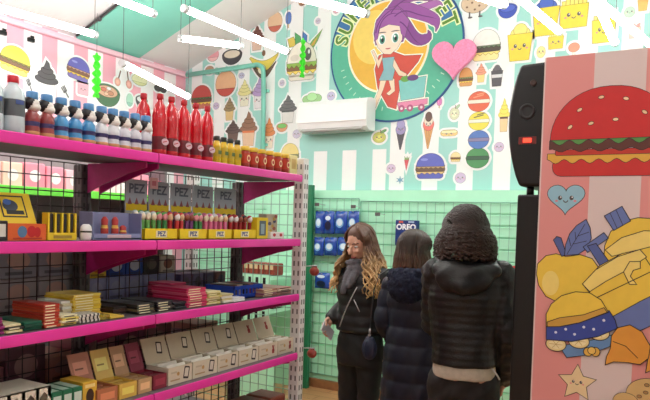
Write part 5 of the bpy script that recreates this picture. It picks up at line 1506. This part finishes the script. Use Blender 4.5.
def hand_prims(wrist, d, pn, side, curl=.5, s=1.0):
    """palm with four curled fingers of unequal length and a thumb from its side. d: wrist to knuckles, pn: the way the palm faces, side: the thumb's side"""
    w_, d, pn, side = Vector(wrist), Vector(d).normalized(), Vector(pn).normalized(), Vector(side).normalized()
    out = [capsule(w_, w_ + d * .03 * s, .024 * s, .026 * s)]
    kn = []
    for i in range(4):
        off = side * (.030 - .020 * i) * s
        k_ = w_ + d * (.086 - .004 * abs(i - 1.2)) * s + off
        out.append(capsule(w_ + d * .018 * s + off * .7, k_, .015 * s, .0115 * s)); kn.append(k_)
    for i, ln in enumerate((.068, .076, .070, .055)):
        p = kn[i]; dirv = d.copy(); a = curl * .5
        for j, f_ in enumerate((.45, .32, .23)):
            dirv = (d * math.cos(a) + pn * math.sin(a)).normalized()
            q = p + dirv * ln * f_ * s
            out.append(capsule(p, q, (.0098 - .0012 * j) * s, (.0090 - .0014 * j) * s, 10, 4)); p = q; a += curl * (.9 if j == 0 else .7)
    p = w_ + d * .026 * s + side * .024 * s
    dv = (side * .75 + d * .65 + pn * .35).normalized(); q = p + dv * .036 * s; out.append(capsule(p, q, .0145 * s, .0115 * s, 10, 4))
    dv2 = (side * .25 + d * .8 + pn * .5).normalized(); q2 = q + dv2 * .028 * s; out.append(capsule(q, q2, .011 * s, .0095 * s, 10, 4))
    q3 = q2 + (d * .75 + pn * .65 - side * .1).normalized() * .022 * s; out.append(capsule(q2, q3, .0095 * s, .008 * s, 10, 4))
    return out
SKIN = mat('skin', (222, 170, 146), .5, var=.05, scale=60); LIP = mat('lips', (176, 90, 88), .4, var=.05); BROW = mat('eyebrow', (74, 52, 40), .7, var=.1)
EYEW = mat('eye_white', (236, 232, 228), .25, var=.02); IRIS = mat('iris_brown', (62, 40, 28), .2, var=.05)
def wovenmat(name, rgb, rough, sc=400, b=.35, var=.12):
    return mat(name, rgb, rough, var=var, scale=30, bump=b, bscale=sc)
def head_matrix(c, yaw, pitch, roll=0.0):
    return Matrix.Translation(c) @ Euler((pitch, roll, yaw), 'XYZ').to_matrix().to_4x4()
def head_prims(M, s):
    """skull, jaw, nose, ears; local: face towards -y"""
    rot = M.to_3x3()
    def e(c, r): return ellp((M @ Vector((c[0] * s, c[1] * s, c[2] * s)))[:], (r[0] * s, r[1] * s, r[2] * s), rot)
    def c_(a, b, r0, r1): return capsule(M @ (Vector(a) * s), M @ (Vector(b) * s), r0 * s, r1 * s, 10, 4)
    return [e((0, .012, .018), (.074, .092, .092)), e((0, -.022, -.032), (.060, .066, .074)), e((0, -.050, -.088), (.030, .028, .024)),
            c_((0, -.088, .006), (0, -.106, -.026), .008, .012), e((0, -.096, -.030), (.017, .012, .009)), e((-.031, -.066, -.022), (.022, .02, .018)), e((.031, -.066, -.022), (.022, .02, .018)),
            e((0, -.082, -.060), (.024, .012, .012)), e((0, -.066, .030), (.050, .014, .012)),
            e((-.076, .012, -.008), (.010, .018, .030)), e((.076, .012, -.008), (.010, .018, .030))]
def head_pick(M, s):
    Mi = M.inverted()
    def f(c):
        p = Mi @ Vector(c) / s
        if p.length > .14 or p.y > -.05: return 0
        if abs(p.x) < .024 - abs(p.z + .060) * .9 and abs(p.z + .060) < .010: return 1
        if .012 < abs(p.x) < .048 and abs(p.z - .030 + abs(abs(p.x) - .026) * .25) < .0036: return 2
        return 0
    return f
def add_eyes(body, M, s):
    for k_ in (-1, 1):
        c = M @ (Vector((k_ * .031, -.0655, .006)) * s)
        mb = MB(); mb.ellip((0, 0, 0), (.0125 * s, .0125 * s, .0095 * s), EYEW, 14, 10); mb.ellip((0, -.0085 * s, -.001), (.0058 * s, .0050 * s, .0058 * s), IRIS, 12, 8)
        e = mb.build('eye', body); e.matrix_local = Matrix.Translation(c) @ M.to_3x3().to_4x4()
def strand_hair(name, parent, M, s, n, m, zend, r=.007, wave=.012, freq=2.2, face_open=58, flare=.02, back=.0, curly=False, seed=3, cap_mat=None, width=1.0, shoulder=.03):
    rnd = random.Random(seed)
    mb = MB()
    rot = M.to_3x3(); ctr = M @ Vector((0, .014 * s, .022 * s))
    for dz, rr in ((0, 1.0),):
        mb.ellip((M @ Vector((0, .026 * s, .034 * s)))[:], (.084 * s, .094 * s, .094 * s), m, 20, 14, rot=rot)
    for i in range(n):
        phi = rnd.uniform(-180 + face_open, 180 - face_open)      # 0 = back of the head
        a = R(phi)
        pts = []
        rx, ry, rz = .088 * s, .106 * s, .102 * s
        th0 = R(rnd.uniform(2, 26)); th1 = R(96)
        ph0 = rnd.uniform(0, 6.28); k = 8
        side = Vector((math.sin(a), math.cos(a), 0))
        for j in range(k):
            th = th0 + (th1 - th0) * j / (k - 1)
            sw = (.35 + .65 * j / (k - 1))
            p = Vector((rx * math.sin(th) * math.sin(a * sw if abs(phi) > 60 else a), ry * math.sin(th) * math.cos(a), rz * math.cos(th)))
            if curly: p *= 1.0 + .14 * j / (k - 1)
            pts.append(ctr + rot @ p)
        base = pts[-1]; z0 = base.z; ze = zend + rnd.uniform(-.03, .04) + (abs(phi) / 180) * back
        wd = (rot @ side); wd.z = 0; wd.normalize()
        kk = 12
        for j in range(1, kk + 1):
            t = j / kk; z = z0 + (ze - z0) * t
            o_ = wd * (flare * math.sin(t * PI * .6) + shoulder * max(0, t - .3)) 
            wv = wave * min(1, t * 2) * math.sin(freq * t * 2 * PI + ph0)
            tn = Vector((-wd.y, wd.x, 0))
            pts.append(Vector((base.x, base.y, z)) + o_ + tn * wv + wd * wv * .5)
        if curly:
            q = []; m_ = 100
            for j in range(m_ + 1):
                f_ = j / m_ * (len(pts) - 1); i0 = min(int(f_), len(pts) - 2); u = f_ - i0
                c = pts[i0].lerp(pts[i0 + 1], u); an = ph0 + j / m_ * 2 * PI * rnd_turn(rnd, i)
                q.append(c + Vector((math.cos(an), math.sin(an), .35 * math.sin(an * 1.0))) * (.012 * min(1, .3 + j / 40)))
            mb.tube(q, r, m, 5, None, r * .7)
        else:
            mb.tube(pts, r, m, 6, None, r * .45)
    return mb.build(name, parent)
_rt = {}
def rnd_turn(rnd, i):
    if i not in _rt: _rt[i] = rnd.uniform(8, 13)
    return _rt[i]

# dimensions follow a height factor h (1 = 1.70 m); local frame: feet on z = 0, facing -y, own right hand towards -x
def leg_prims(h, gap=.085, t=1.0, hipz=.86):
    o = []
    for s_ in (-1, 1):
        o += [capsule((s_ * gap * .95, .005, hipz * h), (s_ * gap, -.005, .47 * h), .088 * h * t, .058 * h * t), capsule((s_ * gap, -.005, .47 * h), (s_ * gap, .015, .09 * h), .056 * h * t, .038 * h * t)]
    return o
def torso_rings(h, g=0.0, y=0.0, w=1.0):
    return [(0, y, .80 * h, .150 * h * w + g, .105 * h + g), (0, y + .005, .90 * h, .168 * h * w + g, .118 * h + g), (0, y, 1.04 * h, .138 * h * w + g, .098 * h + g), (0, y, 1.16 * h, .150 * h * w + g, .106 * h + g),
            (0, y + .004, 1.28 * h, .170 * h * w + g, .112 * h + g), (0, y + .006, 1.37 * h, .168 * h * w + g, .092 * h + g), (0, y + .008, 1.43 * h, .105 * h * w + g * .7, .066 * h + g * .7), (0, y + .004, 1.465 * h, .060 * h + g * .5, .056 * h + g * .5)]
def shoes(parent, h, m, gap=.085):
    for s_ in (-1, 1):
        blob('shoe', [ellp((s_ * gap, -.055, .034), (.046, .125, .034)), capsule((s_ * gap, .02, .04), (s_ * gap, .015, .12), .045, .042), loft([(s_ * gap, -.05, .001, .047, .128), (s_ * gap, -.05, .02, .048, .13)])], .01, [m], parent)
def set_person(o, x, y, th): o.location = (x, y, 0); o.rotation_euler = (0, 0, R(th))

BLKCLOTH = wovenmat('black_padded_cloth', (20, 19, 21), .5, 300, .3)
LEATHER = wovenmat('black_soft_leather', (26, 25, 26), .42, 160, .5, .2)
TROUSER = wovenmat('black_trousers', (22, 21, 23), .7, 500, .3)
TROUSER2 = wovenmat('charcoal_trousers', (36, 34, 35), .7, 500, .3)
NAVY = wovenmat('navy_padded_coat', (22, 27, 48), .5, 260, .3)
FUR = wovenmat('navy_fur', (28, 33, 56), .9, 500, .8, .4)
SCARF = wovenmat('grey_scarf', (104, 102, 108), .9, 350, .8, .25)
SHIRT = wovenmat('cream_shirt', (208, 198, 180), .8, 500, .3)
SHOE = wovenmat('black_shoe', (18, 18, 18), .5, 200, .3)
def hairmat(name, c0, c1, z0, z1):
    m = mat(name, c0, .45, var=0)
    nt, b = nodes(m)
    nt, X, Y, Z = coords(m)
    tc = nt.nodes.new('ShaderNodeTexCoord'); nz = nt.nodes.new('ShaderNodeTexNoise'); nz.inputs['Scale'].default_value = 30
    nt.links.new(tc.outputs['Object'], nz.inputs['Vector'])
    t = mnode(nt, 'DIVIDE', mnode(nt, 'SUBTRACT', z1, Z), z1 - z0)
    t = mnode(nt, 'ADD', t, mnode(nt, 'MULTIPLY', mnode(nt, 'SUBTRACT', nz.outputs['Fac'], .5), .9))
    cl = nt.nodes.new('ShaderNodeClamp'); nt.links.new(t, cl.inputs[0])
    stripe_mix(m, cl.outputs[0], c0, c1)
    return m

# --- shopper with ombre hair, phone in her right hand
h = .94
A = empty('person'); tag(A, 'woman with long brown-to-blonde hair and grey scarf in black jacket, looking down', 'person')
HM = head_matrix((0, -.035, 1.585 * h - .002), R(-6), R(22))
shR = Vector((-.145, .012, 1.365 * h)); elR = Vector((-.185, .085, 1.09)); wrR = Vector((-.165, -.095, 1.015))
shL = Vector((.145, .012, 1.365 * h)); elL = Vector((.165, .12, 1.08)); wrL = Vector((.205, .07, .87))
hd_ = Vector((.03, -.62, -.60)); pn_ = Vector((.92, .15, -.25))
prims = head_prims(HM, h) + [loft(torso_rings(h, -.006, w=.88)), capsule((0, .0, 1.40 * h), (0, -.015, 1.52 * h), .052 * h, .050 * h)] + leg_prims(h, .078, t=.84) + [ellp((s_ * .085, -.05, .035), (.04, .11, .03)) for s_ in (-1, 1)]
for s_, e_, w_ in ((shR, elR, wrR), (shL, elL, wrL)): prims += [capsule(s_, e_, .040, .033), capsule(e_, w_, .033, .021)]
prims += hand_prims(wrR, hd_, pn_, Vector((.1, -.6, .75)), .75, .92) + hand_prims(wrL, Vector((0, -.1, -1)), Vector((-1, 0, 0)), Vector((0, -1, 0)), .4, .92)
body = blob('body', prims, .0062, [SKIN, LIP, BROW], A, pick=head_pick(HM, h), smooth=2)
add_eyes(body, HM, h)
jk = [loft([(0, .0, .955, .155, .125), (0, .0, 1.02, .150, .122)] + [r_ for r_ in torso_rings(h, .016, w=.9) if r_[2] > 1.04])]
for s_, e_, w_ in ((shR, elR, wrR), (shL, elL, wrL)): jk += [capsule(s_, e_, .063, .055), capsule(e_, e_.lerp(w_, .88), .055, .044)]
jk += [capsule((-.06, .03, 1.39), (-.02, .07, 1.41), .03, .03), capsule((.06, .03, 1.39), (.02, .07, 1.41), .03, .03)]
blob('jacket', jk, .009, [BLKCLOTH], A, disp=lambda c: .0045 * abs(math.sin(PI * c.z / .062)) + .002 * math.sin(c.x * 60 + c.z * 23))
k = MB()
pts = [(.05 - .125 * t, -.127 - .012 * math.sin(PI * t), 1.235 - .25 * t) for t in [i / 10 for i in range(11)]]
k.tube([(p[0] + .02, p[1] - .008, p[2]) for p in pts], .0035, CAPM, 6)
k.tube([(.055, -.142, 1.16), (.09, -.128, 1.09)], .003, CAPM, 6); k.build('zip', A)
sc_ = []
for j in range(3):
    for i in range(16):
        a = 2 * PI * i / 16; b_ = 2 * PI * (i + 1) / 16
        rr = .078 + .008 * math.sin(3 * a + j)
        f = lambda q: (rr * 1.05 * math.cos(q), rr * .95 * math.sin(q) - .005, 1.318 + j * .024 + .012 * math.sin(q + j * 1.3))
        sc_.append(capsule(f(a), f(b_), .021, .021, 8, 3))
sc_ += [capsule((-.03, -.085, 1.31), (-.045, -.12, 1.20), .03, .024), capsule((.02, -.085, 1.31), (.0, -.12, 1.24), .03, .024)]
blob('scarf', sc_, .008, [SCARF], A, disp=lambda c: .002 * math.sin(c.z * 420) + .002 * math.sin(c.x * 130 + c.y * 90), smooth=2)
tr = [loft([(0, .0, .80 * h, .152, .118), (0, .0, .9 * h, .156, .122), (0, 0, 1.02 * h, .136, .11)])] + leg_prims(h, .078, t=1.06)
blob('trousers', tr, .010, [TROUSER], A, disp=lambda c: .002 * math.sin(c.z * 70 + c.x * 40))
HA = hairmat('hair_ombre', (92, 60, 44), (226, 184, 126), 1.28, 1.47)
strand_hair('hair', A, HM, h, 230, HA, 1.20, r=.009, wave=.026, freq=1.9, face_open=60, flare=.05, seed=5, shoulder=.06)
shoes(A, h, SHOE)
set_person(A, -1.775, 3.54, -12)
bpy.context.view_layer.update()
ph = MB(); ph.box((0, 0, 0), (.010, .066, .13), C(226, 226, 230, .25), bev=.004); ph.box((-.0052, 0, 0), (.001, .058, .11), BLACK)
pc = wrR + hd_.normalized() * .082 + pn_.normalized() * .026
po = ph.build('mobile_phone'); po.matrix_world = A.matrix_world @ Matrix.Translation(pc) @ Euler((R(52), R(-4), R(8))).to_matrix().to_4x4()
tag(po, 'white mobile phone in the hand of the blonde shopper', 'phone')

# --- shopper in the long navy coat, seen from behind
h = .925
Bp = empty('person'); tag(Bp, 'person with straight brown hair in a long navy padded coat, seen from behind', 'person')
HB = head_matrix((.02, -.02, 1.585 * h), R(28) * -1, R(8))
shR = Vector((-.14, .012, 1.365 * h)); elR = Vector((-.18, .03, 1.06)); wrR = Vector((-.15, -.10, .90))
shL = Vector((.14, .012, 1.365 * h)); elL = Vector((.18, .03, 1.06)); wrL = Vector((.15, -.10, .90))
prims = head_prims(HB, h) + [loft(torso_rings(h, -.006, w=.88)), capsule((0, .0, 1.40 * h), (0, -.01, 1.52 * h), .052 * h, .050 * h)] + leg_prims(h, .078, t=.84) + [ellp((s_ * .085, -.05, .035), (.04, .11, .03)) for s_ in (-1, 1)]
for s_, e_, w_ in ((shR, elR, wrR), (shL, elL, wrL)): prims += [capsule(s_, e_, .040, .033), capsule(e_, w_, .033, .021)]
prims += hand_prims(wrR, Vector((.25, -.5, -.8)), Vector((.9, .1, .2)), Vector((0, -.8, .5)), .5, .92) + hand_prims(wrL, Vector((-.25, -.5, -.8)), Vector((-.9, .1, .2)), Vector((0, -.8, .5)), .5, .92)
body = blob('body', prims, .0065, [SKIN, LIP, BROW], Bp, pick=head_pick(HB, h), smooth=2)
add_eyes(body, HB, h)
ck = [loft([(0, .0, .50, .178, .145), (0, .0, .66, .175, .142), (0, .0, .84, .168, .138), (0, 0, .98, .155, .125)] + [r_ for r_ in torso_rings(h, .018, w=.9) if r_[2] > 1.04])]
for s_, e_, w_ in ((shR, elR, wrR), (shL, elL, wrL)): ck += [capsule(s_, e_, .058, .052), capsule(e_, e_.lerp(w_, .95), .052, .044)]
def quilt(c):
    g = abs(math.sin(PI * (c.z + .03) / .098))
    return .010 * (g ** .45) - .004 + .0018 * math.sin(c.x * 75 + c.z * 31)
blob('padded_coat', ck, .0085, [NAVY], Bp, disp=quilt, smooth=3)
hp_ = []
for i in range(11):
    a0, a1 = R(-10 + 20 * i), R(10 + 20 * i)
    f = lambda q: (.115 * math.cos(q), .015 + .10 * math.sin(q) * (1 if math.sin(q) > 0 else .5), 1.315 + .02 * math.sin(q))
    hp_.append(capsule(f(a0), f(a1), .036, .036, 10, 4))
hp_.append(ellp((0, .125, 1.27), (.105, .05, .085)))
rf = random.Random(9)
blob('fur_hood', hp_, .009, [FUR], Bp, disp=lambda c: rf.uniform(-.004, .012), smooth=2)
blob('trousers', leg_prims(h, .078, t=1.0, hipz=.70), .010, [TROUSER], Bp)
HBm = hairmat('hair_brown', (54, 38, 30), (128, 90, 64), 1.3, 1.47)
strand_hair('hair', Bp, HB, h, 210, HBm, 1.335, r=.0075, wave=.003, freq=1.0, face_open=50, flare=.012, seed=8, shoulder=.01)
shoes(Bp, h, SHOE)
set_person(Bp, -1.36, 3.375, 178)
# small navy pouch hanging at the left hip of the coat on a thin strap
bpy.context.view_layer.update()
bag = empty('shoulder_bag'); tag(bag, 'small round navy pouch on a thin strap at the side of the navy coat', 'bag')
bc_ = Vector((-1.53, 3.165, .93))
NB = wovenmat('navy_pouch', (26, 34, 62), .6, 300, .3)
blob('pouch', [ellp((0, 0, 0), (.042, .036, .062)), capsule((-.012, 0, .05), (.012, 0, .05), .016, .016)], .006, [NB], bag, disp=lambda c: .002 * math.sin(math.atan2(c.y, c.x) * 9))
k = MB(); k.tube([(0, 0, .06), (.0, .0, .12), (.0, .012, .22), (.006, .02, .32), (.02, .05, .40), (.045, .11, .43), (.075, .17, .425)], .0035, mat('strap_dark', (44, 44, 50), .5, var=.1), 6); k.build('strap', bag)
k = MB(); k.lathe([(.008, 0), (.008, .004)], CAPM, 12, Matrix.Translation((0, -.004, .075)) @ Matrix.Rotation(R(90), 4, 'X')); k.tube([(0, -.003, .085), (0, -.003, .11)], .005, CAPM, 8); k.build('buckle', bag)
bag.location = bc_

# --- tall shopper with dark curls, seen from behind
h = 1.0
Cp = empty('person'); tag(Cp, 'person with dark curly hair in a black hooded jacket over a cream shirt, from behind', 'person')
HC_ = head_matrix((.018, -.03, 1.585 * h), R(6), R(10))
shR = Vector((-.158, .012, 1.385 * h)); elR = Vector((-.195, .05, 1.10)); wrR = Vector((-.185, -.06, .88))
shL = Vector((.150, .012, 1.385 * h)); elL = Vector((.160, -.06, 1.12)); wrL = Vector((.03, -.25, 1.06))
prims = head_prims(HC_, h) + [loft(torso_rings(h, -.006, w=.9)), capsule((0, .0, 1.40 * h), (0, -.015, 1.52 * h), .054 * h, .052 * h)] + leg_prims(h, .085, t=.84) + [ellp((s_ * .095, -.05, .035), (.042, .12, .03)) for s_ in (-1, 1)]
for s_, e_, w_ in ((shR, elR, wrR), (shL, elL, wrL)): prims += [capsule(s_, e_, .043, .035), capsule(e_, w_, .035, .023)]
prims += hand_prims(wrR, Vector((.15, -.35, -.9)), Vector((1, 0, 0)), Vector((0, -1, .1)), .5) + hand_prims(wrL, Vector((-.5, -.8, .1)), Vector((-.6, .4, -.5)), Vector((0, -.1, 1)), .5)
body = blob('body', prims, .0065, [SKIN, LIP, BROW], Cp, pick=head_pick(HC_, h), smooth=2)
add_eyes(body, HC_, h)
jk = [loft([(0, .005, .955, .154, .138), (0, .005, 1.04, .152, .134)] + [r_ for r_ in torso_rings(h, .022, w=.98) if r_[2] > 1.05])]
for s_, e_, w_ in ((shR, elR, wrR), (shL, elL, wrL)): jk += [capsule(s_, e_, .068, .056), capsule(e_, e_.lerp(w_, .97), .056, .046)]
def rib(c):
    g = abs(math.sin(PI * c.z / .034))
    if abs(c.x) > .175: return .003 * math.sin(c.z * 95 + c.y * 60) + .002 * math.sin(c.z * 47 - c.y * 80)
    return .003 * g + .0015 * math.sin(c.x * 50 + c.z * 40)
blob('jacket', jk, .008, [LEATHER], Cp, disp=rib, smooth=3)
hp_ = []
for i in range(12):
    a0, a1 = R(-25 + 19 * i), R(-25 + 19 * (i + 1))
    f = lambda q: (.125 * math.cos(q), .02 + .105 * math.sin(q) * (1 if math.sin(q) > 0 else .6), 1.425 - .022 * math.sin(q) + .012 * math.cos(q))
    hp_.append(capsule(f(a0), f(a1), .040, .040, 10, 4))
hp_ += [ellp((.015, .135, 1.365), (.13, .050, .075)), capsule((-.12, .10, 1.41), (.02, .165, 1.33), .035, .04), capsule((.13, .10, 1.41), (.02, .165, 1.33), .035, .04)]
blob('hood', hp_, .008, [LEATHER], Cp, disp=lambda c: .003 * math.sin(c.x * 45 + c.z * 60), smooth=4)
blob('shirt_hem', [loft([(0, .01, .895, .146, .128), (0, .008, .93, .148, .130), (0, 0, 1.0, .142, .124)])], .008, [SHIRT], Cp, disp=lambda c: .0015 * math.sin(math.atan2(c.y, c.x) * 7))
blob('trousers', [loft([(0, .0, .80, .146, .118), (0, .0, .9, .142, .118), (0, 0, .98, .136, .114)])] + leg_prims(h, .085, t=1.08), .010, [TROUSER2], Cp, disp=lambda c: .0025 * math.sin(c.z * 60 + c.x * 50))
k = MB(); k.tube([(-.13, .09, .955), (-.15, .085, .93), (-.165, .08, .905)], .004, C(226, 226, 226), 6); k.build('drawcord', Cp)
HCm = hairmat('hair_dark_curls', (40, 28, 25), (76, 54, 44), 1.4, 1.7)
strand_hair('hair', Cp, HC_, h, 430, HCm, 1.475, r=.0042, wave=.008, face_open=46, flare=.03, seed=11, curly=True, shoulder=.01)
shoes(Cp, h, SHOE, .095)
set_person(Cp, -.955, 3.02, 196)
